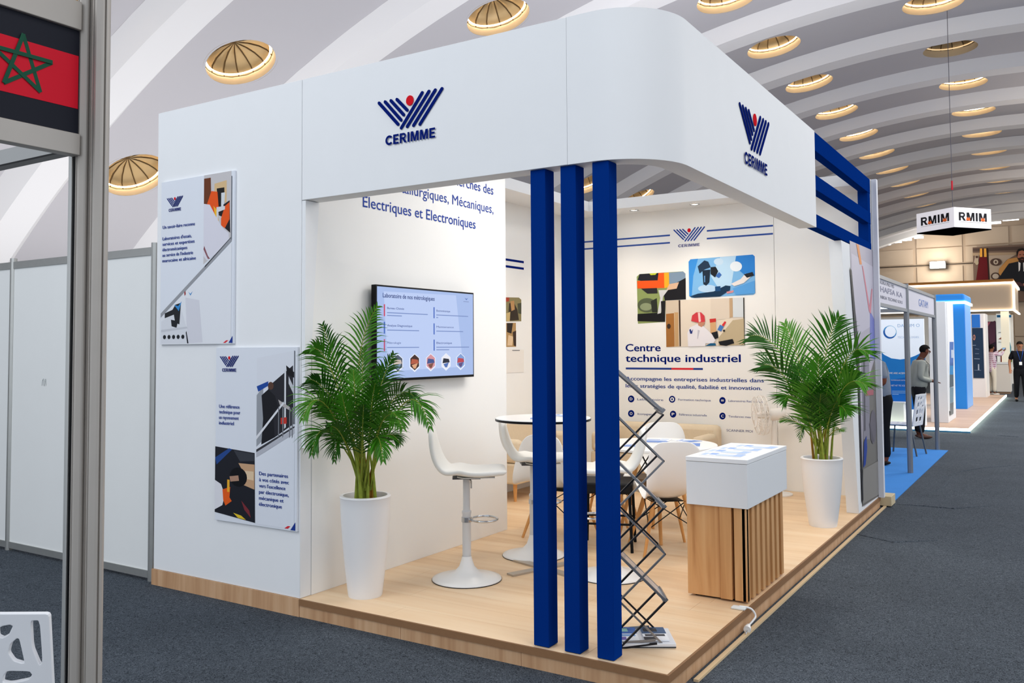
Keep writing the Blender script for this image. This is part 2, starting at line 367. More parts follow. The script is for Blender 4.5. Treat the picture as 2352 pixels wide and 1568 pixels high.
# conduit bar along the end wall and strip lights at its head
MB().bar((-9, 49.5, 6.05), (1.5, 49.5, 6.05), .05, .05).build('conduit', mat('#3c332b', .6), ewo)
for a, b in ((2020, 2046), (2049, 2071), (2074, 2094), (2100, 2121), (2262, 2299), (2303, 2340)):
    A = hit(a, 562 - (a-2020)*.2, Y=48.5); B = hit(b, 562 - (b-2020)*.2, Y=48.5); B.z = A.z
    st_ = empty('strip_light', A, 'white strip light segment high on the end wall, ' + {2020: 'leftmost of the run', 2049: 'second from the left', 2074: 'third from the left', 2100: 'just left of the hanging cube', 2262: 'just right of the hanging cube', 2303: 'rightmost by the photo edge'}[a], 'strip light', 'strip lights on the end wall')
    MB().bar(A, B, .08, .10).build('tube', mat('#f4f8ff', .4, 0, 4), st_); MB().bar(A + Vector((0,.08,.06)), B + Vector((0,.08,.06)), .12, .05).build('housing', mat('#d0d0d0', .5), st_)
fx = hit(2153, 608, Y=49.0); fo = empty('floodlight', fx, 'glaring white floodlight on the bar across the end wall', 'floodlight')
MB().box(fx.x-.36, fx.x+.36, 48.9, 49.2, fx.z-.17, fx.z+.17).build('lamp_face', mat('#fff8ec', .4, 0, 25), fo); MB().box(fx.x-.4, fx.x+.4, 49.2, 49.45, fx.z-.2, fx.z+.2).build('housing', mat('#303030', .5), fo)
light('POINT', (fx.x, 47.5, fx.z), 160, (1, .93, .82), .3)

# hall mural poster of a man in a dark suit over the far stands
pl = dict(Y=49.4); c = crop(2200, 540, 9.803); mu = MB(); A = hit(2234, 568, Y=49.4); B = hit(2420, 690, Y=49.4)
mu.box(A.x, B.x, 49.4, 49.44, B.z, A.z, mat('#6e5a4e', .8))
art(mu, [('#a0896f', [(335,400), (1480,380), (1480,440), (335,460)]), ('#4f3f38', [(335,300), (1480,250), (1480,330), (335,370)]),
  ('#a89684', [(690,460), (1300,440), (1100,560), (930,760), (930,1020), (720,1020)]), ('#5b1218', [(490,480), (650,480), (720,1070), (400,1070)]),
  ('#d89a3e', [(500,300), (640,300), (650,490), (495,490)]), ('#3a1a12', [(550,300), (585,300), (590,490), (552,490)]), ('#2a1c18', [(650,290), (680,290), (720,1050), (690,1050)]),
  ('#a89684', [(400,450), (470,450), (460,640), (360,620)]), ('#4a342d', ell(430, 490, 30, 28)), ('#a8997f', ell(430, 620, 40, 50)),
  ('#4a372f', ell(860, 605, 130, 85)), ('#b7a794', ell(856, 605, 55, 55)), ('#4a372f', ell(856, 605, 24, 28)), ('#46342c', ell(850, 925, 105, 85)), ('#b0a293', ell(850, 925, 72, 58)),
  ('#b58147', [(930,760), (1130,540), (1330,500), (1380,600), (1150,650), (1000,860), (960,910), (920,860)]),
  ('#191b22', [(940,1040), (920,980), (1000,850), (1150,640), (1370,590), (1700,600), (1900,700), (2000,1050)]), ('#191b22', [(1380,1250), (1300,1050), (2000,1040), (2000,1300)]),
  ('#e6e2e0', [(1365,600), (1430,640), (1500,610), (1490,820), (1430,760), (1370,820)]), ('#14141a', [(1415,620), (1470,620), (1480,800), (1400,800)]),
  ('#a4674f', ell(1450, 470, 105, 145, 24)), ('#18120f', [(1325,460), (1320,380), (1370,310), (1460,295), (1540,320), (1590,420), (1570,360), (1450,340), (1370,370), (1345,480)]),
  ('#2a1610', [(1350,520), (1400,510), (1450,490), (1510,510), (1550,530), (1520,600), (1450,620), (1390,600)]), ('#8d4c40', [(1410,540), (1495,540), (1450,560)]),
  ('#2b1610', [(1385,440), (1425,432), (1425,448), (1385,452)]), ('#2b1610', [(1465,432), (1505,440), (1505,452), (1465,448)]),
  ('#4b2f33', [(1240,1060), (1400,1060), (1480,1110), (1480,1160), (1330,1130)]), ('#c58a72', [(1470,1090), (1530,1080), (1540,1140), (1490,1150)])], pl, c, .002, .004)
tag(mu.build('mural_poster'), 'large mural of a bearded man in dark suit on patterned backdrop, high up', 'poster')

# hanging cube sign
SY = 15.3; A = hit(2192, 521, Y=SY); ht = hit(2192, 475, Y=SY).z; hbz = A.z; H = ht - hbz
cs = empty('hanging_sign', (A.x, A.y, hbz), 'white cube sign with black and orange letters hanging on a long cable over the aisle', 'hanging sign')
uR = Vector((.62, .78, 0)).normalized(); uL = Vector((-.78, .62, 0)).normalized(); wS = .96
Pc = [A, A + uR*wS, A + uR*wS + uL*wS, A + uL*wS]
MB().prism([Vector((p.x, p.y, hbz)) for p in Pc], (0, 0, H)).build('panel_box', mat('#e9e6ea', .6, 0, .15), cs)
MB().prism([Vector((p.x, p.y, hbz-.002)) for p in Pc], (0, 0, -.02)).build('underside', mat('#050506', .95, spec=0), cs)
lm = MB()
for (o, u) in ((A + uL*wS, -uL), (A.copy(), uR)):
    n = Vector((u.y, -u.x, 0)); n = -n if n.dot(CAMP - A) < 0 else n
    put_text(lm, 'RMIM', o + u*.12 + Vector((0,0,H*.34)), o + u*.84 + Vector((0,0,H*.34)), H*.42, n, mat('#17171b', .5), .0, .004)
    for q in (.355, .735):
        D = [o + u*(q-.055) + Vector((0,0,H*.36)), o + u*(q+.055) + Vector((0,0,H*.36)), o + u*(q+.03) + Vector((0,0,H*.54)), o + u*q + Vector((0,0,H*.46)), o + u*(q-.03) + Vector((0,0,H*.54))]
        lm.add([d + n*.008 for d in D], [tuple(range(5))], mat('#e5672a', .5))
    D = [o + u*.12 + Vector((0,0,H*.27)), o + u*.84 + Vector((0,0,H*.27)), o + u*.84 + Vector((0,0,H*.285)), o + u*.12 + Vector((0,0,H*.285))]
    lm.add([d + n*.004 for d in D], [(0,1,2,3)], mat('#9a9a9a', .5))
lm.build('lettering', None, cs)
cc = hit(2188, 475, Y=SY + .12)
MB().tube([(cc.x, cc.y, ht), (cc.x, cc.y, ZA-.002)], .006, 6).build('cable', mat('#50505a', .6), cs)
MB().bar((cc.x, cc.y, ht+.005), (A.x + (uR.x+uL.x)*.48, A.y + (uR.y+uL.y)*.48, ht+.005), .02, .02).build('hanger', CHROME, cs)
MB().tube([(cc.x, cc.y, ht+.36), (cc.x, cc.y, ht+.54)], .018, 8).build('cable_tag', mat('#b02030', .6), cs)

# ------------------------------------------------------------------ the booth: platform, walls, fascia
HP, ZT, ZB = .106, 3.2586, 2.512
XL, XT, XB = -3.743, -2.341, -3.34          # left end, TV wall face, rear left wall face
YB, YF = 5.40, 3.09
pf = empty('platform', (XL/2, 2.7, 0), 'raised oak platform floor with brown edge strip that carries the white booth', 'platform')
MB().box(XL, 0, 0, 5.5, .0, HP-.006).build('deck', OAK, pf)
# laminate boards run along the front edge
bd = []
y = .0; r_ = random.Random(3); brd = MB()
rows = 28; bw = 5.5/rows
for i in range(rows):
    x = 0; first_ = .2 + r_.random()*1.0
    while x > XL:
        x2 = max(XL, x - (first_ if x == 0 else 1.25)); x1 = x
        if x1 - x2 > .05: brd.box(x2+.0006, x1-.0006, i*bw+.0006, (i+1)*bw-.0006, HP-.006, HP)
        x = x2
    if i == 0: pass
tag(brd.build('floor_boards', OAK, pf), kind='stuff')
MB().box(XT, .012, -.012, .0, HP-.036, HP).box(.0, .012, 0, 5.5, HP-.036, HP).build('edge_strip', BROWN, pf)
nsk = 6
for a, b2, zt0 in ((XL-.012, XT-.003, HP), (XT, XT*2/3-.003, HP-.036), (XT*2/3, XT/3-.003, HP-.036), (XT/3, .004, HP-.036)):
    MB().box(a, b2, -.008 if a < XT-.1 else -.004, .001, 0, zt0).build('skirting_board', OAKV, pf)
for i in range(4):
    a = 5.5*i/4; MB().box(0, .004, a, a+5.5/4-.003, 0, HP-.036).build('skirting_board', OAKV, pf)
tag(MB().box(.03, .055, .25, 5.55, 0, .012).build('batten', mat('#d9bf98', .6)), 'thin pale wood batten lying on the carpet along the right platform edge', 'batten')

# left front wall (beneath it the platform face shows)
fw = tag(MB().box(XL, XT-.002, .0, .09, HP+.001, ZT).build('booth_wall', WHITE, bevel=.002), 'white front wall panel at the left end carrying two tilted posters', 'wall panel')
MB().box(XL, XT-.002, .09, 2.28, HP+.001, HP+.002)
lw = tag(MB().box(XL, XL+.06, .092, 2.3, HP+.001, ZT).build('booth_wall', WHITE), 'outer left side wall of the booth, edge-on beside the shell scheme panels', 'wall panel')
tv = tag(MB().box(XT-.09, XT, .093, 2.313, HP+.001, ZT).build('booth_wall', WHITE2), 'white inner side wall with the blue lettering and the television', 'wall panel')
cl = tag(MB().box(XL+.062, XT-.092, 2.22, 2.31, HP+.001, ZT).build('booth_wall', WHITE2), 'rear wall of the storage closet behind the television wall', 'wall panel')
# tapered edge fin at the opening
fin = MB(); fin.prism([(XT, .004, ZT-.75), (XT, .118, ZT-.75), (XT, .02, HP+.9), (XT, .004, HP+.9)], (.03, 0, 0)); fin.build('edge_fin', WHITE, tv)
rl = tag(MB().box(XB-.08, XB, 2.312, YB+.08, HP+.001, ZT).build('booth_wall', WHITE2), 'rear left inner wall with thin blue stripes, seen between wall end and first blue column', 'wall panel')
bw_ = empty('booth_wall', (-1.7, YB, HP), 'back wall of the booth printed with centre technique industriel', 'wall panel')
xs_ = hit(1779, 600, Y=YB).x
MB().box(XB, xs_-.004, YB, YB+.08, HP+.001, ZT).build('panel', WHITE2, bw_); MB().box(xs_, 0, YB, YB+.08, HP+.001, ZT).build('panel', WHITE2, bw_)
# soffits
sf = tag(MB().box(XB, 0-.1, 4.98, YB-.001, 3.14, ZT-.008).build('soffit', WHITE), 'white soffit with recessed spotlight along the back wall', 'soffit')
sf2 = tag(MB().box(XB+.001, XB+.42, 2.4, 4.979, 3.14, ZT-.008).build('soffit', WHITE), 'white soffit along the rear left inner wall', 'soffit')
for x, y, lb in ((-1.74, 5.17, 'lit recessed spotlight in the back soffit above the emblem'), (-2.45, 5.17, 'recessed spotlight in the back soffit hidden beside the third blue column'), (-.75, 5.17, 'recessed spotlight in the back soffit behind the right fascia')):
    sp = empty('spotlight', (x, y, 3.13), lb, 'spotlight', 'spotlights in the back soffit')
    MB().lathe([(.035, .004), (.05, .0), (.055, .009)], (x, y, 3.13), 20, capb=False).build('ring', CHROME, sp)
    MB().lathe([(.036, .008), (.0, .008)], (x, y, 3.13), 20, capb=False).build('lens', mat('#fff0d8', .4, 0, 9), sp)

# right end wall with slanted front edge
rw = MB(); YE0, YE1 = 4.47, 3.98; T = .105
rw.prism([(0, YE0, HP+.001), (0, YB-.002, HP+.001), (0, YB-.002, ZB-.01), (0, YE1, ZB-.01)], (-T, 0, 0))
rwo = tag(rw.build('booth_wall', WHITE, flat=True), 'right end wall of the booth with slanted front edge and printed outer face', 'wall panel')
tag(MB().box(0.003, .055, YB+.025, YB+.095, HP+.003, ZT).build('corner_post', mat('#dfe1ea', .5), bevel=.003), 'white corner post closing the far right end of the booth', 'post')
pl = dict(X=0); c = crop(1930, 540, 2.4545); g = MB()
art(g, [('#b9b3c0', [(52,30), (180,85), (192,700), (215,1470), (130,1530), (95,780), (60,250)]), ('#77746f', [(130,900), (192,700), (215,1470), (122,1530), (126,1100)]),
  ('#c9c4d2', [(60,100), (185,180), (192,500), (100,560), (65,280)]), ('#7f86cc', [(165,420), (192,480), (195,700), (168,690)]), ('#8b8895', [(118,640), (160,680), (165,1150), (128,1150)]),
  ('#e58a3a', [(88,48), (102,54), (120,165), (108,165)]), ('#d9808f', [(120,170), (126,175), (170,440), (160,430)]), ('#d98a98', [(160,430), (174,300), (179,305), (170,445)]),
  ('#57535c', [(128,700), (136,702), (140,1100), (133,1105)]), ('#b0616a', [(142,875), (184,870), (184,900), (142,905)]), ('#6a656f', ell(182, 1080, 18, 95)), ('#5a5660', [(160,1060), (166,1060), (186,1160), (176,1170)]),
  ('#1d3f98', [(130,1165), (144,1130), (148,1200), (140,1290), (127,1310)]), ('#8d8a86', [(124,1320), (212,1270), (214,1460), (122,1515)]), ('#232228', [(50,180), (60,200), (100,640), (126,1490), (118,1510), (95,800)])], pl, c, .0015, .0004)
g.build('printed_panel', None, rwo)

# fascia: straight front panel and one curved corner panel
TH_ = .13; R_ = .36; xs1 = hit(1302, 200, Y=0).x
fa = empty('fascia', (-1.2, 0, ZB), 'white overhead fascia with rounded corner and the blue emblem on both faces', 'fascia')
MB().box(XT+.002, xs1-.002, 0, TH_, ZB, ZT).build('panel', WHITE, fa, bevel=.0015)
out = [(xs1, 0)] + [(-R_ + R_*math.sin(a), R_ - R_*math.cos(a)) for a in [math.pi/2*i/20 for i in range(21)]] + [(0, YF)]
ri = R_ - TH_
inn = [(-TH_, YF)] + [(-R_ + ri*math.sin(a), R_ - ri*math.cos(a)) for a in [math.pi/2*(20-i)/20 for i in range(21)]] + [(xs1, TH_)]
m = MB(); N = len(out); inn_r = list(reversed(inn)); vs = []
for (a, b_), (c_, d) in zip(out, inn_r): vs += [(a, b_, ZB), (a, b_, ZT), (c_, d, ZT), (c_, d, ZB)]
m.add(vs, [(4*i+j, 4*i+4+j, 4*i+4+(j+1) % 4, 4*i+(j+1) % 4) for i in range(N-1) for j in range(4)] + [(0,1,2,3), (4*N-1, 4*N-2, 4*N-3, 4*N-4)])
m.build('panel', WHITE, fa)
m = MB(); logo(m, Vector((-1.718, -.001, 2.757)), (1,0,0), .451, (0,-1,0), thick=.004); m.build('logo', None, fa)
m = MB(); logo(m, Vector((.001, 1.218, 2.685)), (0,1,0), .60, (1,0,0), thick=.003); m.build('logo', None, fa)

# blue lattice continuing the fascia
bl = empty('blue_lattice', (-.05, 4.2, ZB), 'blue open frame of three horizontal slats between the fascia and the booth end', 'lattice frame')
for z0, z1 in ((3.11, 3.255), (2.805, 2.92), (2.512, 2.615)): MB().box(-.075, -.001, YF+.002, 5.40, z0, z1).build('slat', BLUE, bl, bevel=.002)
MB().box(-.098, -.004, 5.28, 5.419, ZB+.001, 3.254).build('upright', BLUE, bl, bevel=.002)

# three blue columns
for i, (x0, x1) in enumerate(((-.721, -.634), (-.545, -.459), (-.366, -.277))):
    col = MB().box(x0, x1, .020, .112, HP+.003, ZB-.001).build('blue_column', BLUE, bevel=.002)
    tag(col, ['blue square column, leftmost of the three under the fascia', 'blue square column, middle of the three under the fascia', 'blue square column nearest the platform corner, beside the brochure stand'][i], 'column', 'blue columns at the front edge')

# ------------------------------------------------------------------ printed matter on the booth walls
TB = mat('#1c3f9e', .6)
m = MB(); p = dict(X=XT)
A = hit(833, 473, **p); B = hit(1092, 527, **p); cap = A.z*0 + hit(834, 447, **p).z - hit(834, 473, **p).z
zA = (A.z + B.z)/2; A.z = B.z = zA; wd = (B - A).length
put_text(m, 'Electriques et Electroniques', A, B, cap, (1,0,0), TB, .004, .002)
r = hit(1133, 500, **p).y; k = wd/26.2; dz = .155
B1 = Vector((XT, r, zA+dz)); put_text(m, 'Industries Métallurgiques, Mécaniques,', B1 - Vector((0, wd*1.38, 0)), B1, cap, (1,0,0), TB, .004, .002)
B2 = Vector((XT, r, zA+2*dz)); put_text(m, "Centre d'Etudes et de Recherches des", B2 - Vector((0, wd*1.33, 0)), B2, cap, (1,0,0), TB, .004, .002)
m.build('lettering', None, tv)

# rear left wall prints
p = dict(X=XB); m = MB(); 
for y0, y1 in ((601, 606), (616, 621)):
    a = hit(1203, y0+1, **p); z = a.z; m.box(XB, XB+.001, 2.7, a.y, z-.012, z+.012, NAVY)
m.build('stripes', None, rl)
m = MB(); c = crop(1140, 380, 2.903)
art(m, [('#8b8159', [(40,878), (150,880), (166,895), (166,1038), (40,1040)]), ('#33291f', [(85,920), (110,900), (140,960), (150,1030), (75,1035)]), ('#b98d5b', [(92,905), (118,900), (122,960), (100,970)]), ('#4a4d3a', [(140,920), (166,915), (166,990), (145,985)]), ('#c8b078', [(66,985), (92,975), (88,1038), (66,1038)]), ('#a9432e', [(40,880), (85,880), (84,905), (40,910)])], p, c)
m.build('printed_photo', None, rl)
m = MB(); art(m, [('#b3905f', [(40,1050), (130,1048), (131,1208), (40,1210)]), ('#2b221c', [(70,1050), (110,1050), (100,1120), (70,1110)]), ('#e0c39d', [(80,1130), (112,1140), (105,1200), (72,1200)]), ('#3d2b20', [(108,1110), (131,1100), (131,1205), (115,1200)])], p, c)
m.build('printed_photo', None, rl)
m = MB(); art(m, [('#eeeae4', [(30,1220), (182,1228), (182,1378), (30,1384)])], p, c, .003); art(m, [('#55585f', [(104,1230), (154,1230), (154,1234), (104,1234)])], p, c, .005)
tag(m.build('notice_sheet'), 'pale notice sheet with a small grey heading on the rear left inner wall', 'notice')

# back wall prints
p = dict(Y=YB); c8 = crop(1400, 430, 2.7517); m = MB()
for (xa, ya, xb, yb) in ((-300,360,382,303), (-300,408,382,350), (615,281,1033,242), (615,328,1033,293)):
    a = hit(*c8(xa, ya), **p); b_ = hit(*c8(xb, yb), **p); z = hit(*c8(max(xa, 200), ya + (yb-ya)*(max(xa, 200)-xa)/(xb-xa)), **p).z
    m.box(a.x, b_.x, YB-.001, YB, b_.z-.009, b_.z+.009, mat('#2d4f9f', .5))
lo = hit(*c8(432, 382), **p); hi = hit(*c8(600, 258), **p); le = hit(*c8(408, 300), **p); kk = hi.x - le.x
logo(m, Vector((le.x, YB, lo.z + .0)), (1,0,0), kk, (0,-1,0), text=False, navy=mat('#23459a', .5))
text_px(m, 'CERIMME', *c8(434, 380), c8(570, 360)[0], c8(434, 362)[1], p, mat('#4a4f86', .5), .01)
text_px(m, 'Centre', *c8(103, 1036), c8(322, 1036)[0], c8(103, 990)[1], p, NAVY, .03)
text_px(m, 'technique industriel', *c8(103, 1102), c8(828, 1102)[0], c8(103, 1056)[1], p, NAVY, .03)
for xa, xb, h in ((103, 392, '#26418f'), (392, 530, '#d8303c'), (530, 590, '#26418f')):
    a = hit(*c8(xa, 1146), **p); b_ = hit(*c8(xb, 1146), **p); z = hit(*c8(340, 1146), **p).z; m.box(a.x, b_.x, YB-.001, YB, z-.011, z+.011, mat(h, .5))
TXB = mat('#2a4590', .5)
text_px(m, 'Accompagne les entreprises industrielles dans', *c8(103, 1219), c8(975, 1219)[0], c8(103, 1196)[1], p, TXB, .018)
text_px(m, 'leurs stratégies de qualité, fiabilité et innovation.', *c8(103, 1264), c8(962, 1264)[0], c8(103, 1241)[1], p, TXB, .018)
for (x, y), t, xe, mk in (((137,1337), 'Laboratoire', 340, 'D'), ((396,1339), 'Formation technique', 640, '•'), ((714,1347), 'Laboratoires Recherches', 967, '≡'), ((137,1429), 'Accompagnement', 290, 'O'), ((402,1433), 'Référence industrielle', 615, 'P'), ((714,1445), 'Tendances mes', 892, 'C')):
    poly_px(m, [c8(*q) for q in ell(x, y, 20, 22)], p, NAVY, .001)
    if mk == '•': poly_px(m, [c8(*q) for q in ell(x, y, 12, 13)], p, WHITE2, .0016); poly_px(m, [c8(*q) for q in ell(x, y, 5, 7)], p, NAVY, .002)
    else: text_px(m, mk, *c8(x-8, y+8), c8(x+8, y)[0], c8(x-8, y-9)[1], p, WHITE2, .02, .002)
    text_px(m, t, *c8(x+38, y+8), c8(xe, y+8)[0], c8(x+38, y-5)[1], p, mat('#5f6a9c', .5), .01)
text_px(m, 'SCANNER MOI', *c8(740, 1542), c8(905, 1542)[0], c8(740, 1527)[1], p, mat('#2b3a78', .5), .01)
m.build('lettering', None, bw_)
m = MB()
art(m, [('#8f9f62', [(172,565), (190,548), (465,531), (480,545), (483,708), (355,715), (352,850), (180,862)]),
  ('#7f97ae', [(376,540), (465,532), (480,545), (481,600), (376,640)]), ('#23232b', [(190,549), (310,541), (310,588), (200,592), (178,585)]), ('#ef5a1e', [(175,592), (305,588), (310,541), (345,540), (347,636), (177,640)]),
  ('#f3b02c', [(345,540), (376,538), (378,632), (347,636)]), ('#c8d43a', [(252,545), (300,541), (290,553), (262,555)]), ('#2c2a30', [(200,640), (300,636), (305,670), (240,672)]),
  ('#1b1b20', [(340,660), (430,600), (482,572), (483,708), (350,715)]), ('#d9b496', [(378,612), (440,600), (425,640), (360,650)]), ('#1a1b1e', [(178,800), (352,790), (352,850), (178,845)]),
  ('#566048', ell(238, 745, 60, 45)), ('#8e9a77', ell(232, 755, 38, 24)), ('#2c302a', [(262,720), (300,700), (305,790), (270,790)]), ('#cfd2d4', [(310,650), (372,648), (340,690), (326,795), (304,800), (322,700)]), ('#1d1d20', [(326,720), (355,716), (352,800), (330,800)])], p, c8, .0012, .0004)
m.build('printed_photo', None, bw_)
m = MB()
art(m, [('#7db9ea', [(500,470), (512,455), (905,425), (918,436), (922,668), (910,680), (520,699), (504,688)]), ('#3d93e2', [(500,470), (512,455), (560,451), (530,560), (520,690), (504,688)]),
  ('#b9dcf6', [(700,442), (800,434), (770,620), (690,640), (640,560)]), ('#2d84d8', [(800,434), (905,425), (918,436), (920,560), (850,550), (790,500)]), ('#c7e0f5', ell(690, 470, 30, 22)), ('#e9f3fb', ell(800, 500, 38, 32)), ('#b7d6f2', ell(620, 640, 60, 24)),
  ('#20364f', [(558,500), (600,462), (625,470), (640,505), (600,520), (570,545)]), ('#1c2b3e', [(588,525), (638,520), (632,600), (612,622), (594,612)]), ('#5d8fc4', [(598,560), (606,558), (606,600), (600,600)]), ('#1c2026', [(640,505), (672,502), (688,530), (668,570), (640,548)]), ('#3a6cb8', [(672,560), (694,535), (710,553), (692,574)]),
  ('#133452', [(508,690), (560,672), (660,658), (735,620), (765,624), (762,650), (700,690), (540,698)]), ('#1b4a7c', [(668,628), (702,624), (704,655), (670,658)]), ('#d98f94', [(740,660), (790,650), (780,665), (745,672)]),
  ('#e9e4e2', [(770,610), (830,580), (860,545), (895,565), (850,605), (790,625)]), ('#20242c', [(850,550), (905,535), (915,558), (870,572)]), ('#5aa2e4', [(780,640), (918,590), (921,670), (800,680)])], p, c8, .0022, .0004)
m.build('printed_photo', None, bw_)
m = MB()
art(m, [('#e4d8c8', [(355,716), (853,697), (856,998), (360,1010)]), ('#d2c3ae', [(355,716), (440,713), (442,1007), (360,1010)]), ('#a56f38', [(357,800), (408,795), (412,1006), (360,1009)]), ('#c7a273', [(410,790), (435,790), (438,1004), (414,1006)]), ('#3a2a20', [(438,713), (448,713), (452,1004), (444,1005)]), ('#3b2b22', ell(376, 878, 12, 16)),
  ('#ddd0c0', [(640,703), (760,700), (762,830), (640,840)]), ('#c4a684', [(758,700), (778,699), (780,820), (760,825)]), ('#d6dde2', [(780,699), (846,697), (848,820), (782,822)]), ('#33302c', [(846,697), (853,697), (856,998), (850,998)]),
  ('#e9dcc8', [(690,840), (780,826), (790,960), (690,965)]), ('#c3b292', [(780,840), (850,830), (853,996), (690,1000), (690,950)]), ('#d7aa7b', [(636,840), (672,838), (676,930), (640,935)]), ('#cc3a34', [(634,832), (674,828), (674,850), (636,856)]),
  ('#e9e7ee', [(498,1006), (494,920), (510,885), (560,862), (600,880), (650,930), (672,965), (655,988), (610,985), (606,1003)]), ('#c4c2cf', [(560,900), (572,905), (560,960), (556,955)]), ('#c48a70', [(560,852), (602,850), (604,862), (584,884), (562,872)]), ('#cf3f48', [(518,845), (524,810), (550,790), (580,790), (602,812), (606,850), (560,855)]), ('#efc9c6', [(560,792), (574,792), (580,848), (566,852)]),
  ('#2a3a7e', [(506,900), (516,895), (520,910), (530,895), (524,925), (512,925)]), ('#1d1e24', [(645,920), (684,908), (690,950), (668,960)]), ('#1a1b20', [(690,975), (780,958), (790,985), (740,1002), (700,996)]), ('#4a7cc2', [(684,900), (700,868), (724,880), (708,912)]), ('#d8333a', [(712,870), (730,846), (740,852), (724,880)]), ('#2a2a2a', ell(726, 906, 7, 7)), ('#1c5c86', [(606,1003), (640,985), (672,985), (676,1000)])], p, c8, .0032, .0004)
m.build('printed_photo', None, bw_)

# two poster boards on the front wall
def board(quad, name, label):
    pts = [hit(x, y, Y=-.016) for x, y in quad]; x0 = (pts[0].x + pts[3].x)/2; x1 = (pts[1].x + pts[2].x)/2; z1 = (pts[0].z + pts[1].z)/2; z0 = (pts[2].z + pts[3].z)/2
    e_ = empty('poster', ((x0+x1)/2, -.016, z0), label, 'poster', 'posters on the left front wall')
    MB().box(x0, x1, -.016, -.001, z0, z1).build('board', mat('#e2e7f0', .45), e_, bevel=.001); return e_, (x0, x1, z0, z1)
# each poster is drawn in its own 0..1 frame, so the boards hang as true rectangles
def fr(q, bb):
    x0, x1, z0, z1 = bb; return Vector((x0 + q[0]*(x1-x0), -.016, z1 - q[1]*(z1-z0)))
def fpoly(mb, items, bb, base=.0004):
    for i, (h, pts) in enumerate(items):
        P = [fr(q, bb) + Vector((0, -base - i*.00006, 0)) for q in pts]; nn = Vector((0,0,0))
        for j in range(len(P)): nn += (P[j]-P[0]).cross(P[(j+1) % len(P)]-P[0])
        if nn.y > 0: P.reverse()
        mb.add(P, [tuple(range(len(P)))], mat(h, .45))
def ftext(mb, t, x, y, xe, cap, bb, h='#2a4494', bold=.02):
    a = fr((x, y), bb); b_ = fr((xe, y), bb); put_text(mb, t, a, b_, cap, (0,-1,0), mat(h, .5), bold, .0034)
e1, bb = board([(368,419), (537,392), (538,789), (370,791)], 'poster', 'upper left poster with grey diagonal band and worker with orange gloves')
m = MB()
fpoly(m, [('#c9c6c8', [(.60,.0), (.96,.0), (.96,.40), (.60,.53)]), ('#6b3a24', [(.60,.02), (.69,.02), (.70,.17), (.62,.23), (.60,.2)]), ('#d9b98b', [(.74,.06), (.90,.05), (.90,.18), (.74,.18)]), ('#1f1c1c', [(.77,.09), (.87,.09), (.88,.27), (.80,.25)]), ('#d9dde2', [(.83,.12), (.88,.12), (.87,.20), (.83,.20)]),
  ('#e8571c', [(.63,.19), (.70,.10), (.78,.11), (.80,.22), (.76,.27), (.70,.22)]), ('#f0b92e', [(.73,.19), (.78,.22), (.80,.29), (.75,.25)]), ('#241f22', [(.86,.19), (.94,.17), (.95,.36), (.86,.32)]), ('#e8571c', [(.83,.27), (.88,.20), (.94,.18), (.94,.28), (.88,.33), (.83,.31)]), ('#d7d9de', [(.77,.20), (.88,.20), (.88,.22), (.79,.23), (.79,.32), (.77,.32)]),
  ('#dcdbe6', [(.60,.17), (.68,.18), (.78,.27), (.86,.33), (.93,.36), (.94,.41), (.75,.48), (.65,.51), (.60,.48)]), ('#8a5a63', [(.60,.44), (.66,.50), (.69,.50), (.66,.48), (.61,.42)]),
  ('#9a9da3', [(.01,.81), (.97,.385), (.97,.41), (.01,.835)]), ('#3a3b42', [(.62,.54), (.96,.385), (.96,.39), (.62,.55)]), ('#e6e9ef', [(.01,.84), (.97,.42), (.97,1), (.01,1)]),
  ('#dcdfe6', [(.02,.86), (.30,.78), (.38,.90), (.40,.995), (.02,.995)]), ('#d8d9e2', [(.36,.72), (.55,.74), (.60,.99), (.40,.995), (.38,.88)]), ('#26282c', [(.07,.81), (.18,.79), (.22,.76), (.30,.75), (.28,.88), (.22,.87), (.20,.82), (.07,.84)]), ('#23252a', [(.16,.85), (.26,.86), (.24,.90), (.17,.89)]), ('#3c8ed0', [(.20,.76), (.26,.77), (.31,.74), (.27,.80)]),
  ('#c9ccd4', [(.02,.91), (.38,.895), (.40,.905), (.02,.925)]), ('#2f3138', [(.38,.92), (.41,.995), (.39,.995), (.37,.93)])] + [('#22252b', ell(.07 + i*.065, .955, .022, .013, 12)) for i in range(5)] +
  [('#1f3a90', [(.94,.995), (.99,.955), (.99,.995)]), ('#d8303c', [(.87,.995), (.91,.98), (.94,.98), (.90,.995)]), ('#3c8ed0', [(.40,.685), (.43,.71), (.46,.685), (.43,.70)]), ('#a03030', [(.345,.69), (.36,.68), (.365,.70), (.35,.71)]), ('#6f747d', [(.962,.03), (.972,.03), (.972,.40), (.962,.40)])], bb)
logo(m, fr((.09,.19), bb) , (1,0,0), (bb[1]-bb[0])*.22, (0,-1,0), lift=.0034)
ftext(m, 'Un savoir-faire reconnu', .03, .29, .48, .022, bb)
for i, (t, xe) in enumerate((("Laboratoires d'essais,", .44), ('services et expertises', .48), ('électromécaniques', .38), ("au service de l'industrie", .46), ('marocaine et africaine', .50))): ftext(m, t, .03, .36 + i*.034, xe, .022, bb)
m.build('print', None, e1)
e2, bb = board([(495,797), (684,798), (681,1221), (495,1193)], 'poster', 'lower right poster with standing man in dark suit and orange glove photo')
m = MB()
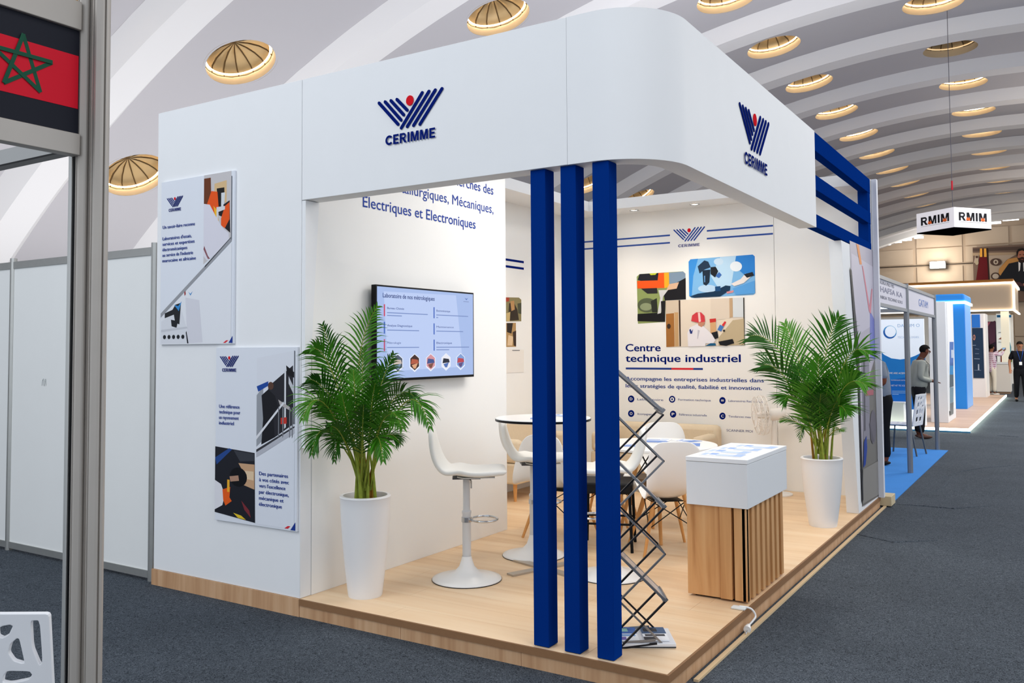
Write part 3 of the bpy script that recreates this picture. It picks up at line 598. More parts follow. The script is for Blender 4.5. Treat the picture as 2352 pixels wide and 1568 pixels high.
fpoly(m, [('#dfe3ec', [(.52,.06), (.97,.02), (.97,.45), (.52,.58)]), ('#9ba0a8', [(.52,.27), (.60,.22), (.60,.52), (.52,.56)]), ('#2a2a31', [(.66,.22), (.78,.17), (.95,.10), (.96,.42), (.74,.50), (.66,.45)]), ('#d8dbe2', [(.85,.13), (.87,.12), (.87,.44), (.85,.45)]), ('#c8cbd2', [(.90,.16), (.96,.22), (.96,.26), (.90,.2)]), ('#17181d', [(.87,.10), (.97,.14), (.97,.17), (.88,.15)]),
  ('#1b1c22', [(.58,.27), (.66,.235), (.74,.27), (.78,.33), (.72,.36), (.74,.50), (.58,.545), (.60,.40)]), ('#5a3e33', ell(.69, .215, .035, .022, 14)), ('#1f4a9e', [(.52,.22), (.66,.19), (.66,.215), (.54,.25)]), ('#b9b3b4', [(.78,.29), (.92,.33), (.93,.35), (.80,.32)]), ('#e2e4ea', [(.52,.50), (.84,.30), (.85,.31), (.52,.52)]),
  ('#c63a32', [(.81,.39), (.88,.385), (.88,.42), (.81,.425)]), ('#3a3b42', [(.52,.575), (.97,.43), (.97,.44), (.52,.59)]), ('#b9bcc6', [(.52,.59), (.97,.445), (.97,.47), (.52,.62)]), ('#e2e7f0', [(.52,.62), (.97,.475), (.97,.99), (.52,.99)])] + [('#7c7f86', [(x, .33), (x+.012, .33), (x+.012, .49), (x, .50)]) for x in (.78, .83, .91, .94)] +
 [('#20222a', [(.0,.575), (.50,.595), (.51,.985), (.0,.955)]), ('#274a8c', [(.0,.64), (.18,.58), (.22,.585), (.02,.68)]), ('#3b3e46', [(.24,.59), (.50,.60), (.50,.64), (.32,.65)]), ('#caa27e', [(.30,.66), (.50,.66), (.50,.80), (.36,.78), (.38,.72)]), ('#e3c9a6', [(.38,.70), (.49,.70), (.49,.75), (.40,.745)]), ('#0f1116', ell(.30, .74, .11, .055, 18)),
  ('#b08a74', [(.19,.74), (.30,.73), (.31,.76), (.20,.77)]), ('#e4e4ea', [(.0,.77), (.08,.79), (.13,.85), (.10,.91), (.0,.94)]), ('#ea5f1e', [(.10,.82), (.20,.80), (.19,.86), (.22,.88), (.14,.91), (.11,.88)]), ('#f0b030', [(.16,.76), (.19,.76), (.19,.83), (.16,.83)]), ('#e6c530', [(.24,.945), (.34,.955), (.40,.975), (.30,.97)]), ('#7d3038', [(.34,.87), (.44,.92), (.46,.96), (.38,.92)]),
  ('#1f3a90', [(.93,.995), (.985,.95), (.985,.995)]), ('#d8303c', [(.86,.99), (.90,.975), (.93,.975), (.90,.99)]), ('#6f747d', [(.965,.02), (.975,.02), (.975,.42), (.965,.42)])], bb)
logo(m, fr((.06,.14), bb), (1,0,0), (bb[1]-bb[0])*.23, (0,-1,0), lift=.0034)
for i, (t, xe) in enumerate((('Une référence', .31), ('technique pour', .32), ('un rayonnement', .30), ('industriel', .24))): ftext(m, t, .05, .35 + i*.032, xe, .022, bb)
for i, (t, xe) in enumerate((('Des partenaires', .90), ('à vos côtés avec', .91), ('vers l\'excellence', .87), ('par électronique,', .91), ('mécanique et', .85), ('électronique', .83))): ftext(m, t, .56, .715 + i*.034, xe, .022, bb)
m.build('print', None, e2)

# television
SM = {}
def screen_mat(h):
    if h not in SM:
        m_s = bpy.data.materials.new('screen'); m_s.use_nodes = True; b_s = m_s.node_tree.nodes['Principled BSDF']; b_s.inputs['Base Color'].default_value = (.01, .01, .012, 1)
        b_s.inputs['Roughness'].default_value = .35; b_s.inputs['Specular IOR Level'].default_value = .2; b_s.inputs['Emission Color'].default_value = (*lin(h), 1); b_s.inputs['Emission Strength'].default_value = .76; SM[h] = m_s
    return SM[h]
XV = XT + .075; p = dict(X=XV); q = [hit(862,652,**p), hit(1090,673,**p), hit(1087,865,**p), hit(864,877,**p)]
y0, y1, z0, z1 = (q[0].y+q[3].y)/2, (q[1].y+q[2].y)/2, (q[2].z+q[3].z)/2, (q[0].z+q[1].z)/2
t = empty('television', (XV, (y0+y1)/2, z0), 'wall mounted flat television showing a pale blue slide behind the palm', 'television')
cas = MB().box(XV-.04, XV, y0, y1, z0, z1).build('casing', BLACK, t, bevel=.003); MB().box(XT+.001, XV-.041, y0+.2, y1-.2, z0+.15, z1-.15).build('wall_bracket', BLACK, t)
m = MB(); SCR = screen_mat
def tv_(u, v): return Vector((XV, y0 + .012 + u*(y1-y0-.024), z1 - .012 - v*(z1-z0-.03)))
def tpoly(h, pts, k):
    P = [tv_(*q_) + Vector((.0008 + k*.0004, 0, 0)) for q_ in pts]; nn = Vector((0,0,0))
    for j in range(len(P)): nn += (P[j]-P[0]).cross(P[(j+1) % len(P)]-P[0])
    if nn.x < 0: P.reverse()
    m.add(P, [tuple(range(len(P)))], SCR(h))
tpoly('#a3b8e4', [(0,0), (1,0), (1,1), (0,1)], 0); tpoly('#b7c8ee', [(.06,.05), (.8,.03), (.88,.9), (.1,.92)], 1)
for h, u0, u1, v, cap, tx in (('#253a78', .05, .56, .115, .030, 'Laboratoire de nos métrologiques'),): put_text(m, tx, tv_(u0, v), tv_(u1, v), cap, (1,0,0), SCR(h), .02, .003)
def trow(u, v, col, title, w, lines):
    tpoly(col, [(u, v), (u+.012, v), (u+.012, v+.13), (u, v+.13)], 2); put_text(m, title, tv_(u+.03, v+.05), tv_(u+.03+w, v+.05), .014, (1,0,0), SCR('#2a4184'), .01, .003)
    for i, l in enumerate(lines): tpoly('#7288bd', [(u+.03, v+.085+i*.03), (u+.03+l, v+.085+i*.03), (u+.03+l, v+.095+i*.03), (u+.03, v+.095+i*.03)], 2)
trow(.06, .19, '#c2405e', 'Bureau Chimie', .16, (.40, .14)); trow(.06, .38, '#3f63b8', 'Analyse Diagnostique', .24, (.31,)); trow(.06, .57, '#b64a6e', 'Métrologie', .13, (.31,))
trow(.55, .19, '#3f63b8', 'Electromécanique', .15, (.36, .02)); trow(.55, .38, '#3f63b8', 'Maintenance', .19, (.30,)); trow(.55, .57, '#3f63b8', 'Electronique', .17, (.37, .14))
for i, cs_ in enumerate((('#4a5566', '#c7b9ad', '#8aa0c0'), ('#3a201c', '#b0563c', '#d9a07a'), ('#cf8f98', '#3c4f88', '#7a4a3c'), ('#e6e6ee', '#1c2234', '#4a6cb0'), ('#7c9bd0', '#b8404a', '#5b4a7c'))):
    u = .19 + i*.165; tpoly('#e6ebf8', ell(u, .835, .058, .105, 6, math.pi/6), 2); tpoly(cs_[0], ell(u, .83, .05, .09, 6, math.pi/6), 3)
    tpoly(cs_[1], [(u-.03,.79), (u+.03,.80), (u+.04,.84), (u-.04,.85)], 4); tpoly(cs_[2], [(u-.03,.86), (u+.03,.84), (u+.01,.90), (u-.01,.90)], 4)
tpoly('#3e5fae', [(.90,.05), (.92,.08), (.94,.05), (.92,.065)], 2); tpoly('#7d8fbd', [(.885,.095), (.95,.095), (.95,.103), (.885,.103)], 2); tpoly('#7d8fbd', [(.13,.955), (.19,.955), (.19,.962), (.13,.962)], 2)
m.build('screen', None, cas)
#@@PART3
# ------------------------------------------------------------------ potted palms
GREENS = [mat(h, .45, coat=.15, noise=.25, nscale=12) for h in ('#2b6610', '#3a7a17', '#1e520d', '#4b8a24')]
STEMM = mat('#8d9a3a', .5, noise=.3, nscale=30); STEMB = mat('#a87a2c', .5, noise=.3, nscale=30)
def frond(root, base, ctrl, tip, n=24, ln=.20, seed=0, name='frond', flat=.35, t0=.36, droop=.2):
    rn = random.Random(seed); base, ctrl, tip = Vector(base), Vector(ctrl), Vector(tip); mb = MB(); g = GREENS[seed % 4]
    B = lambda t: base*(1-t)**2 + ctrl*2*t*(1-t) + tip*t*t
    D = lambda t: ((ctrl-base)*2*(1-t) + (tip-ctrl)*2*t).normalized()
    P = [B(i/14) for i in range(15)]
    mb.tube(P, [.0055*(1 - .85*i/14) + .0006 for i in range(15)], 5, STEMM)
    view = (CAMP - base).normalized()
    n = int(n*.8)
    for i in range(n):
        t = t0 + (1-t0)*(i+.3)/n; p = B(t); d = D(t)
        s = d.cross(Vector((0,0,1))); s = s.normalized() if s.length > .15 else Vector((1,0,0))
        v = d.cross(view).normalized()
        s = (s*flat + (v if v.dot(s) > 0 else -v)*(1-flat)).normalized(); up = s.cross(d)
        L_ = ln*(math.sin(math.pi*min(1, .22 + .80*(t-t0)/(1-t0)))**.75)*rn.uniform(.85, 1.1); L_ = max(L_, ln*.25)
        L_ *= 1.12
        for sg in (-1, 1):
            dr = (s*sg*(.85 - .35*t) + d*(.45 + .45*t) + up*rn.uniform(-.08, .14) + Vector((rn.uniform(-.06,.06), rn.uniform(-.06,.06), rn.uniform(-.03,.06)))).normalized()
            wd = .0076*min(ln, .22)/.2*rn.uniform(.8, 1.15); nrm = dr.cross(up).normalized() if dr.cross(up).length > .1 else dr.cross(d).normalized()
            vs = []; q = p.copy(); dd = dr.copy(); K = 4
            for j, wk in enumerate((.35, 1, .9, .6, .03)):
                x = nrm*wd*wk; f_ = dd.cross(nrm).normalized()*wd*.45*wk
                vs += [q - x, q + f_, q + x]
                q = q + dd*L_/K; dd = (dd + Vector((0,0,-droop*(1 + .4*j)))).normalized()
            mb.add(vs, [(3*j+a, 3*j+a+1, 3*j+a+4, 3*j+a+3) for j in range(4) for a in (0, 1)], g)
    return mb.build(name, None, root, sharp=80)
def palm(px, py, r0, r1, h, fr_, label, k):
    root = empty('potted_palm', (px, py, HP), label, 'potted plant')
    POT = mat('#e9e9ea', .35, coat=.2)
    pt = MB().lathe([(r0*.97, 0), (r0, .012)] + [(r0 + (r1-r0)*(1-(1-i/12)**1.5), .012 + (h-.03)*i/12) for i in range(1, 13)] + [(r1+.004, h-.008), (r1, h), (r1-.018, h), (r1-.022, h-.012), (r1-.03, h-.055)], (px, py, HP), 48).build('pot', POT, root, sharp=45)
    s = MB(); s.lathe([(r1-.028, h-.05), (.05, h-.04), (.0, h-.038)], (px, py, HP), 24, capb=False); s.build('soil', mat('#2c2018', .9, noise=.3, nscale=60, bump=.5), pt)
    rn = random.Random(k)
    for i in range(11):
        a = i*2.4; rr = .02 + .006*i*r1/.155; x, y = px + rr*math.cos(a), py + rr*math.sin(a); hh = rn.uniform(.22, .42); lx, ly = rn.uniform(-.05,.05), rn.uniform(-.05,.05)
        m = MB(); m.tube([(x, y, HP+h-.05), (x+lx*.4, y+ly*.4, HP+h+hh*.5), (x+lx, y+ly, HP+h+hh)], [.011, .009, .006], 7); m.build('stem', STEMM if i % 3 else STEMB, root)
        for zz in (.08, .16):
            pass
    for i, (tp, yt, ct, yc, ln, fl_) in enumerate(fr_):
        a = i*2.4; b_ = Vector((px + .035*math.cos(a), py + .035*math.sin(a), HP + h + .03))
        T = hit(*tp, Y=yt); Cc = hit(*ct, Y=yc)
        # quadratic bezier that passes near the given middle point
        Cb = Cc*2 - (b_ + T)*.5
        Cb = Cc*1.55 - (b_ + T)*.275
        frond(root, b_, Cb, T, 28 if k == 1 else 25, ln, i + k*31, flat=fl_, droop=.2 if k == 1 else .10)
    return root
palm(-2.058, .262, .104, .152, .605, [
 ((868,702), .36, (812,850), .32, .17, .1), ((905,812), .30, (858,930), .28, .15, .3), ((716,800), -.10, (770,850), .05, .17, .3), ((708,870), -.14, (775,920), .05, .16, .4), ((694,965), -.18, (748,900), -.05, .17, .5),
 ((716,1045), -.10, (752,965), .0, .16, .6), ((988,985), .16, (930,890), .2, .17, .6), ((955,915), .36, (895,905), .34, .16, .5), ((925,985), .12, (880,930), .18, .17, .5), ((768,1060), .05, (785,985), .1, .13, .6), ((880,1060), .02, (862,980), .1, .15, .5),
 ((740,745), .04, (785,880), .14, .15, .3), ((812,850), .05, (818,960), .1, .15, .3), ((862,880), .02, (848,970), .12, .16, .3), ((785,905), -.02, (805,990), .08, .15, .3), ((835,930), -.06, (832,1010), .08, .14, .4), ((900,950), -.02, (865,985), .1, .15, .4), ((760,980), -.08, (790,1000), .05, .14, .4),
 ((835,800), .35, (830,930), .3, .15, .3), ((880,845), .42, (850,945), .35, .16, .3), ((735,930), -.06, (780,960), .08, .15, .4), ((920,1020), .25, (880,990), .22, .12, .5)],
 'tall green palm in a white tapered pot in front of the television wall', 1)
palm(-.155, 3.78, .112, .166, .565, [
 ((1722,772), 3.85, (1800,800), 3.85, .26, .2), ((1802,742), 3.9, (1845,850), 3.85, .24, .2), ((1928,726), 3.75, (1888,830), 3.78, .26, .1), ((1994,812), 3.5, (1935,815), 3.6, .24, .3), ((1748,840), 3.6, (1810,860), 3.7, .24, .4), ((1990,885), 3.45, (1930,880), 3.55, .24, .4),
 ((1800,925), 3.6, (1830,905), 3.7, .20, .5), ((1945,950), 3.5, (1915,925), 3.6, .22, .5), ((1838,1015), 3.6, (1848,965), 3.7, .08, .6), ((1938,990), 3.6, (1915,985), 3.7, .08, .6), ((1790,968), 3.65, (1835,965), 3.7, .09, .6),
 ((1880,820), 3.6, (1880,920), 3.7, .24, .3), ((1905,870), 3.5, (1890,950), 3.65, .24, .4), ((1855,880), 3.5, (1868,950), 3.65, .24, .4), ((1830,840), 3.75, (1858,930), 3.75, .24, .3), ((1960,850), 3.7, (1915,900), 3.72, .22, .3), ((1885,905), 3.45, (1882,970), 3.65, .2, .5), ((1845,930), 3.5, (1862,975), 3.65, .18, .5), ((1925,915), 3.5, (1902,965), 3.65, .2, .5)],
 'green palm in a white tapered pot at the right end wall of the booth', 2)

# ------------------------------------------------------------------ bar stools with moulded shell seats
SHELL = mat('#e9e8e2', .38, coat=.15)
def loft_shell(prof, name, m, parent, th, ns=12, seg=1):
    """prof: list of (y, z, halfwidth, lift, roundness) from the front lip over the seat up the back; x = side"""
    vs = []; n = len(prof)
    for i, (y, z, hw, lf) in enumerate(prof):
        a = prof[max(i-1,0)]; b_ = prof[min(i+1,n-1)]; d = Vector((0, b_[0]-a[0], b_[1]-a[1])).normalized(); nr = Vector((0, -d.z, d.y))   # up / forward
        if nr.z < 0 and i < n*.5: nr = -nr
        for j in range(ns+1):
            s = -1 + 2*j/ns; vs.append(Vector((s*hw, y, z)) + nr*lf*abs(s)**2.6)
    mb = MB(); mb.add(vs, [(i*(ns+1)+j, (i+1)*(ns+1)+j, (i+1)*(ns+1)+j+1, i*(ns+1)+j+1) for i in range(n-1) for j in range(ns)])
    o = mb.build(name, m, parent, local=True, sharp=180)
    s_ = o.modifiers.new('solidify', 'SOLIDIFY'); s_.thickness = th; s_.offset = -1
    u = o.modifiers.new('subsurf', 'SUBSURF'); u.levels = 1; u.render_levels = 2
    return o
def make_stool():
    r = empty('bar_stool', (0,0,0), '', 'bar stool')
    bs_ = MB().lathe([(.223, 0), (.225, .006), (.222, .012), (.19, .020), (.13, .032), (.08, .052), (.05, .085), (.036, .125), (.030, .15)], n=48).build('base', GLOSSW, r, local=True, sharp=60)
    MB().lathe([(.226, 0), (.227, .005), (.20, .001)], n=48, capb=False).build('base_ring', BLACK, bs_, local=True)
    cl_ = MB().lathe([(.028, .12), (.028, .42), (.031, .425), (.031, .44), (.023, .445), (.023, .66)], n=20, capt=True).build('column', mat('#d6d8da', .3, coat=.2), r, local=True)
    ring = MB(); ring.tube([(.10*math.cos(a), .115 + .085*math.sin(a), .385) for a in [2*math.pi*i/28 for i in range(28)]], .0075, 8, closed=True); ring.lathe([(.034, .37), (.034, .40)], n=18, capb=True, capt=True)
    ring.build('footrest', CHROME, cl_, local=True)
    MB().box(-.09, .09, -.09, .09, .655, .668).build('seat_plate', mat('#55565a', .4), r, local=True)
    MB().tube([(.03, .02, .65), (.08, .03, .645), (.10, .03, .60)], .005, 6).build('lever', CHROME, cl_, local=True)
    P = [(.262,.700,.150,.0),(.256,.716,.172,.0),(.215,.720,.186,.0),(.15,.712,.193,.004),(.07,.704,.197,.010),(.0,.702,.200,.020),(-.06,.712,.202,.032),(-.105,.738,.200,.044),(-.138,.780,.194,.050),(-.160,.830,.186,.046),(-.178,.885,.175,.036),(-.192,.935,.158,.022),(-.200,.965,.135,.012),(-.203,.974,.10,.004)]
    seat_ = loft_shell(P, 'seat', SHELL, r, .034)
    MB().prism([(-.17,.18,.672), (.17,.18,.672), (.16,-.02,.668), (.10,-.06,.668), (-.10,-.06,.668), (-.16,-.02,.668)], (0,0,.006)).build('seat_pan', mat('#d2d2ce', .4), seat_, local=True)
    return r
def face(dx, dy): return math.atan2(dy, dx) - math.pi/2     # rotation that turns local +Y to (dx,dy)
st = make_stool(); RX, RY = math.cos(YAW), math.sin(YAW)
place(st, (-1.735, .875, HP), face(RX*.95 - .05, RY), 'white bar stool with round base standing beside the potted palm and television wall', 'white bar stools')
s2 = copy_tree(st); c0 = hit(1226, 1275, Z=HP); place(s2, (c0.x, c0.y, HP), face(RX, RY+.1), 'white bar stool behind the leftmost blue column, its back under the high round table', 'white bar stools')
s3 = copy_tree(st); c0 = hit(1404, 1322, Z=HP); place(s3, (c0.x, c0.y, HP), face(-RX, -RY+.2), 'white bar stool mostly hidden behind the blue column beside the brochure stand', 'white bar stools')

def round_table(cx_, cy_, rad, ht, label, kind):
    t = empty('round_table', (cx_, cy_, HP), label, 'table')
    tt_ = MB().lathe([(rad-.004, ht-.022), (rad, ht-.018), (rad, ht-.003), (rad-.003, ht)], (cx_, cy_, HP), 56, capb=True, capt=True).build('tabletop', GLOSSW, t)
    MB().lathe([(rad+.0005, ht-.020), (rad+.002, ht-.018), (rad+.002, ht-.006), (rad+.0005, ht-.005)], (cx_, cy_, HP), 56, capb=False).build('edge_band', BLACK if kind else mat('#d9d9d9', .4), tt_)
    MB().lathe([(.03, .03), (.03, ht-.03)], (cx_, cy_, HP), 20, capt=True).build('column', CHROME if kind else GLOSSW, t)
    cpt = Vector((cx_, cy_, HP))
    for px_, py_ in ((1152, 1326), (1188, 1288)):
        e_ = hit(px_, py_, Z=HP); d_ = (Vector((e_.x, e_.y, HP)) - cpt).normalized()
        for sg in (1, -1): MB().prism([cpt + d_.cross(Vector((0,0,1)))*.03*sg, cpt + d_.cross(Vector((0,0,1)))*-.03*sg, cpt + d_*.29*sg + d_.cross(Vector((0,0,1)))*-.035*sg, cpt + d_*.29*sg + d_.cross(Vector((0,0,1)))*.035*sg], (0,0,.012)).build('foot', mat('#b5aca0', .35, .5), t)
    MB().lathe([(.05, .012), (.04, .03), (.03, .06)], (cx_, cy_, HP), 24).build('collar', CHROME, t)
    return t
qf = hit(1250, 1306, Z=HP); q = Vector((qf.x, qf.y, 0)); bt = round_table(q.x, q.y, .325, 1.02, 'high round white table with black edge on a flat metal cross foot', True)
def atd(px, py, d): r_ = ray(px, py); return CAMP + r_*(d/(r_.x*-math.sin(YAW) + r_.y*math.cos(YAW)))
q2 = atd(1506, 1022, 6.95); lt = empty('round_table', (q2.x, q2.y, HP), 'low round white table on wooden legs among the shell chairs', 'table')
tp_ = MB().lathe([(.474, .705), (.48, .709), (.48, .724), (.476, .728)], (q2.x, q2.y, HP), 56, capb=True, capt=True).build('tabletop', GLOSSW, lt)
WLT = mat('#d9a062', .45, noise=.12, nscale=20)
for a_ in range(4):
    an = .5 + a_*math.pi/2; c_, s_ = math.cos(an), math.sin(an); MB().tube([(q2.x+.12*c_, q2.y+.12*s_, HP+.69), (q2.x+.30*c_, q2.y+.30*s_, HP)], [.020, .013], 10).build('leg', WLT, lt)
br_ = MB()
for a_ in range(4):
    an = .5 + a_*math.pi/2; c_, s_ = math.cos(an), math.sin(an); br_.tube([(q2.x+.13*c_, q2.y+.13*s_, HP+.68), (q2.x-.19*s_, q2.y+.19*c_, HP+.42)], .005, 6); br_.tube([(q2.x-.13*s_, q2.y+.13*c_, HP+.68), (q2.x+.19*c_, q2.y+.19*s_, HP+.42)], .005, 6)
br_.build('wire_brace', mat('#1a1a1c', .4, .3), lt); MB().box(q2.x-.13, q2.x+.13, q2.y-.13, q2.y+.13, HP+.685, HP+.704).build('mount', BLACK, lt)

# papers lying on the tables
PRB = mat('#5f86c8', .45); PRL = mat('#c8d6ee', .45); PRW = mat('#f2f4f8', .45)
def sheet(x, y, z, w_, l_, rz, label, cat='brochure', group=None, cols=None, name='brochure', th=.003):
    o = empty(name, (x, y, z), label, cat, group, rz)
    MB().box(-w_/2, w_/2, -l_/2, l_/2, 0, th).build('pages', PRW, o, local=True)
    m = MB(); e = .0006
    for i, (a, b_, c_, d, h) in enumerate(cols or ((-.5,.5,-.5,-.1,'#5a82c6'), (-.4,.4,.0,.12,'#8fb0e0'), (-.4,.1,.2,.26,'#3d66b0'), (.1,.4,.3,.42,'#aac3ea'))):
        m.box(a*w_, b_*w_, c_*l_, d*l_, th+.0001, th+e+i*.0001, mat(h, .4))
    m.build('print', None, o, local=True); return o
zt = HP + 1.02
sheet(q.x+.02, q.y-.05, zt+.001, .15, .21, .5, 'blue brochure lying on the high round table between the columns', group='brochures on the tables')
sheet(q.x+.06, q.y+.18, zt+.001, .15, .21, 1.4, 'second brochure at the rear of the high round table', group='brochures on the tables')
zt = HP + .7285
sheet(q2.x+.20, q2.y+.02, zt+.001, .21, .30, 1.9, 'open blue brochure in the middle of the low round table', group='brochures on the tables')
sheet(q2.x-.10, q2.y-.20, zt+.001, .15, .21, .4, 'small leaflet near the left rim of the low round table', group='brochures on the tables')
sheet(q2.x-.08, q2.y+.20, zt+.001, .21, .30, .2, 'leaflet behind the open brochure on the low round table', group='brochures on the tables')
sheet(q2.x+.14, q2.y+.30, zt+.001, .15, .21, 1.2, 'leaflet near the far right rim of the low round table', group='brochures on the tables')

# ------------------------------------------------------------------ shell chairs on wooden legs
WL_ = mat('#d9a062', .45, noise=.12, nscale=20); WIRE = mat('#1a1a1c', .4, .3)
def make_shell_chair(high=0.0, name='shell_chair', cat='chair'):
    r = empty(name, (0,0,0), '', cat); H = .40 + high
    P = [(.225,H-.005,.17,.0),(.215,H+.008,.20,.0),(.16,H+.006,.225,.02),(.08,H-.004,.235,.05),(0,H-.01,.24,.08),(-.08,H-.004,.245,.12),(-.14,H+.02,.245,.16),(-.185,H+.07,.242,.17),(-.21,H+.14,.235,.14),(-.225,H+.22,.225,.09),(-.238,H+.30,.21,.05),(-.248,H+.37,.185,.03),(-.253,H+.41,.14,.012),(-.254,H+.42,.09,.004)]
    loft_shell(P, 'seat', GLOSSW, r, .008, 14)
    sp = .19 + high*.12
    for sx in (-1, 1):
        for sy in (-1, 1):
            MB().tube([(sx*.12, sy*.12+.0, H-.03), (sx*(sp+.03), sy*(sp+.03), .0)], [.017, .010], 10).build('leg', WL_, r, local=True)
    wr = MB()
    for sx, sy in ((1,0), (-1,0), (0,1), (0,-1)):
        a = (sx*.12 + (0 if sx else -.12), sy*.12 + (0 if sy else -.12)); b_ = (sx*.12 + (0 if sx else .12), sy*.12 + (0 if sy else .12)); k = 1.38
        wr.tube([(a[0], a[1], H-.03), (b_[0]*k, b_[1]*k, H*.48)], .004, 6); wr.tube([(b_[0], b_[1], H-.03), (a[0]*k, a[1]*k, H*.48)], .004, 6)
    wr.build('wire_brace', WIRE, r, local=True)
    MB().box(-.11, .11, -.11, .11, H-.030, H-.024).build('seat_mount', WIRE, r, local=True)
    return r
ch = make_shell_chair()
cpos = atd(1527, 1200, 6.50)
place(ch, (cpos.x, cpos.y, HP), YAW + .12, 'white shell chair with wooden legs seen from behind, left of the wooden counter', 'white shell chairs')
c2 = copy_tree(ch); a = atd(1534, 1000, 7.62); place(c2, (a.x, a.y, HP), YAW + math.pi, 'white shell chair behind the low round table, only its back top visible', 'white shell chairs')
c3 = copy_tree(ch); a = atd(1288, 1165, 7.0); place(c3, (a.x, a.y, HP), YAW - .6, 'white shell chair glimpsed in the narrow gap between the left and middle blue columns', 'white shell chairs')
c4 = copy_tree(ch); a = atd(1395, 1165, 7.55); place(c4, (a.x, a.y, HP), YAW - 1.9, 'white shell chair beyond the brochure stand at the left of the low table', 'white shell chairs')
# dark visitor chair
a = atd(1398, 1192, 6.62); vc = empty('padded_stool', (a.x, a.y, HP), 'black padded stool with slim black legs mostly hidden behind the third blue column', 'stool', rz=YAW-.2)
MB().box(-.19, .19, -.19, .19, .42, .50).build('seat', mat('#1c1d20', .6), vc, local=True, bevel=.015)
for sx in (-1, 1):
    for sy in (-1, 1): MB().tube([(sx*.17, sy*.17, .43), (sx*.185, sy*.185, 0)], .012, 8).build('leg', BLACK, vc, local=True)
MB().bar((-.17,-.17,.2), (.17,-.17,.2), .014, .014).bar((-.17,.17,.2), (.17,.17,.2), .014, .014).build('stretcher', BLACK, vc, local=True)
# bag on the shell chair in the gap
a = c3.location; hb = empty('handbag', (a.x+.03, a.y, HP+.43), 'small tan and black handbag on the chair in the left column gap', 'bag', rz=.6)
MB().prism([(-.12,0,.0), (.12,0,.0), (.09,0,.17), (-.09,0,.17)], (0,.07,0)).build('bag_body', mat('#8a5a40', .5, noise=.3), hb, local=True, bevel=.01)
MB().tube([(-.06,.035,.17), (-.05,.035,.25), (.05,.035,.25), (.06,.035,.17)], .006, 6).build('handle', BLACK, hb, local=True); MB().box(-.05, .05, -.004, 0, .07, .12).build('clasp', BLACK, hb, local=True)

# ------------------------------------------------------------------ sofas
CREAM = mat('#dccbb0', .8, noise=.05, nscale=30, bump=.1)
def sofa(x0, x1, y0, y1, back, label, seats, arms=True):
    s = empty('sofa', ((x0+x1)/2, (y0+y1)/2, HP), label, 'sofa', 'cream sofas along the rear walls'); z = HP + .17
    MB().box(x0, x1, y0, y1, z, z+.20).build('frame', CREAM, s, bevel=.02)
    if back == 'x': MB().box(x0, x0+.16, y0, y1, z+.20, HP+.78).build('backrest', CREAM, s, bevel=.05)
    else: MB().box(x0, x1, y1-.16, y1, z+.20, HP+.66).build('backrest', CREAM, s, bevel=.05)
    if arms:
        if back == 'x': 
            for a, b_ in ((y0, y0+.13), (y1-.13, y1)): MB().box(x0+.16, x1, a, b_, z+.2, HP+.60).build('armrest', CREAM, s, bevel=.04)
        else:
            for a, b_ in ((x0, x0+.13), (x1-.13, x1)): MB().box(a, b_, y0, y1-.16, z+.2, HP+.58).build('armrest', CREAM, s, bevel=.04)
    for i in range(seats):
        if back == 'x': a = y0+.14 + (y1-y0-.28)*i/seats; b_ = y0+.14 + (y1-y0-.28)*(i+1)/seats - .006; MB().box(x0+.165, x1+.01, a, b_, z+.201, z+.30).build('seat_cushion', CREAM, s, bevel=.03)
        else: a = x0+.14 + (x1-x0-.28)*i/seats; b_ = x0+.14 + (x1-x0-.28)*(i+1)/seats - .006; MB().box(a, b_, y0-.01, y1-.165, z+.201, z+.30).build('seat_cushion', CREAM, s, bevel=.03)
    for x in (x0+.06, x1-.06):
        for y in (y0+.06, y1-.06): MB().tube([(x, y, z), (x, y, HP)], [.022, .014], 10).build('leg', WL_, s)
    return s
sofa(XB+.03, -2.92, 3.40, 4.50, 'x', 'cream sofa end on slim wooden leg seen between the wall end and first blue column', 2)
sofa(-2.80, -1.52, 4.72, 5.32, 'y', 'cream sofa against the printed back wall behind the low round table', 2)

# ------------------------------------------------------------------ wooden counter with white top box
cx0, cx1, cy0, cy1 = -.374, .0, 1.245, 2.10
ct = empty('counter', ((cx0+cx1)/2, (cy0+cy1)/2, HP), 'small wooden slatted counter with white box top near the platform edge', 'counter')
ZTOP, ZBX = .940, .655
MB().box(cx0, cx1, cy0, cy1, ZBX, ZTOP-.028).build('top_box', mat('#e6e9ec', .35), ct, bevel=.002)
MB().box(cx0-.002, cx1+.002, cy0-.002, cy1+.002, ZTOP-.026, ZTOP).build('lid', mat('#f1f3f5', .3), ct, bevel=.002)
MB().box(cx0+.02, cx1-.05, cy0+.04, cy1-.03, HP+.012, ZBX).build('core', mat('#7a4f2c', .6), ct)
MB().box(cx0+.03, cx1-.06, cy0+.05, cy1-.04, HP, HP+.012).build('plinth', BLACK, ct)
fxs = [hit(x, 1250, Y=cy0+.01).x for x in (1577, 1652, 1656, 1680, 1686, 1712)]
for i, (a, b_, d) in enumerate(((fxs[0], fxs[1], .022), (fxs[1]+.003, fxs[3], .010), (fxs[4], fxs[5], .012), (fxs[5]+.004, cx1-.012, .006))):
    MB().box(a, b_, cy0+d, cy0+.040, HP+.012, ZBX).build('plank', OAKC, ct, bevel=.002)
MB().box(cx0+.001, cx0+.02, cy0+.025, cy1-.03, HP+.012, ZBX).build('plank', OAKC, ct)
ns = 8; span = cy1 - .02 - cy0 - .012
for i in range(ns):
    a = cy0 + .012 + span*i/ns; MB().box(cx1-.042, cx1-.012, a, a + span/ns*.52, HP+.012, ZBX).build('slat', OAKC, ct, bevel=.002)
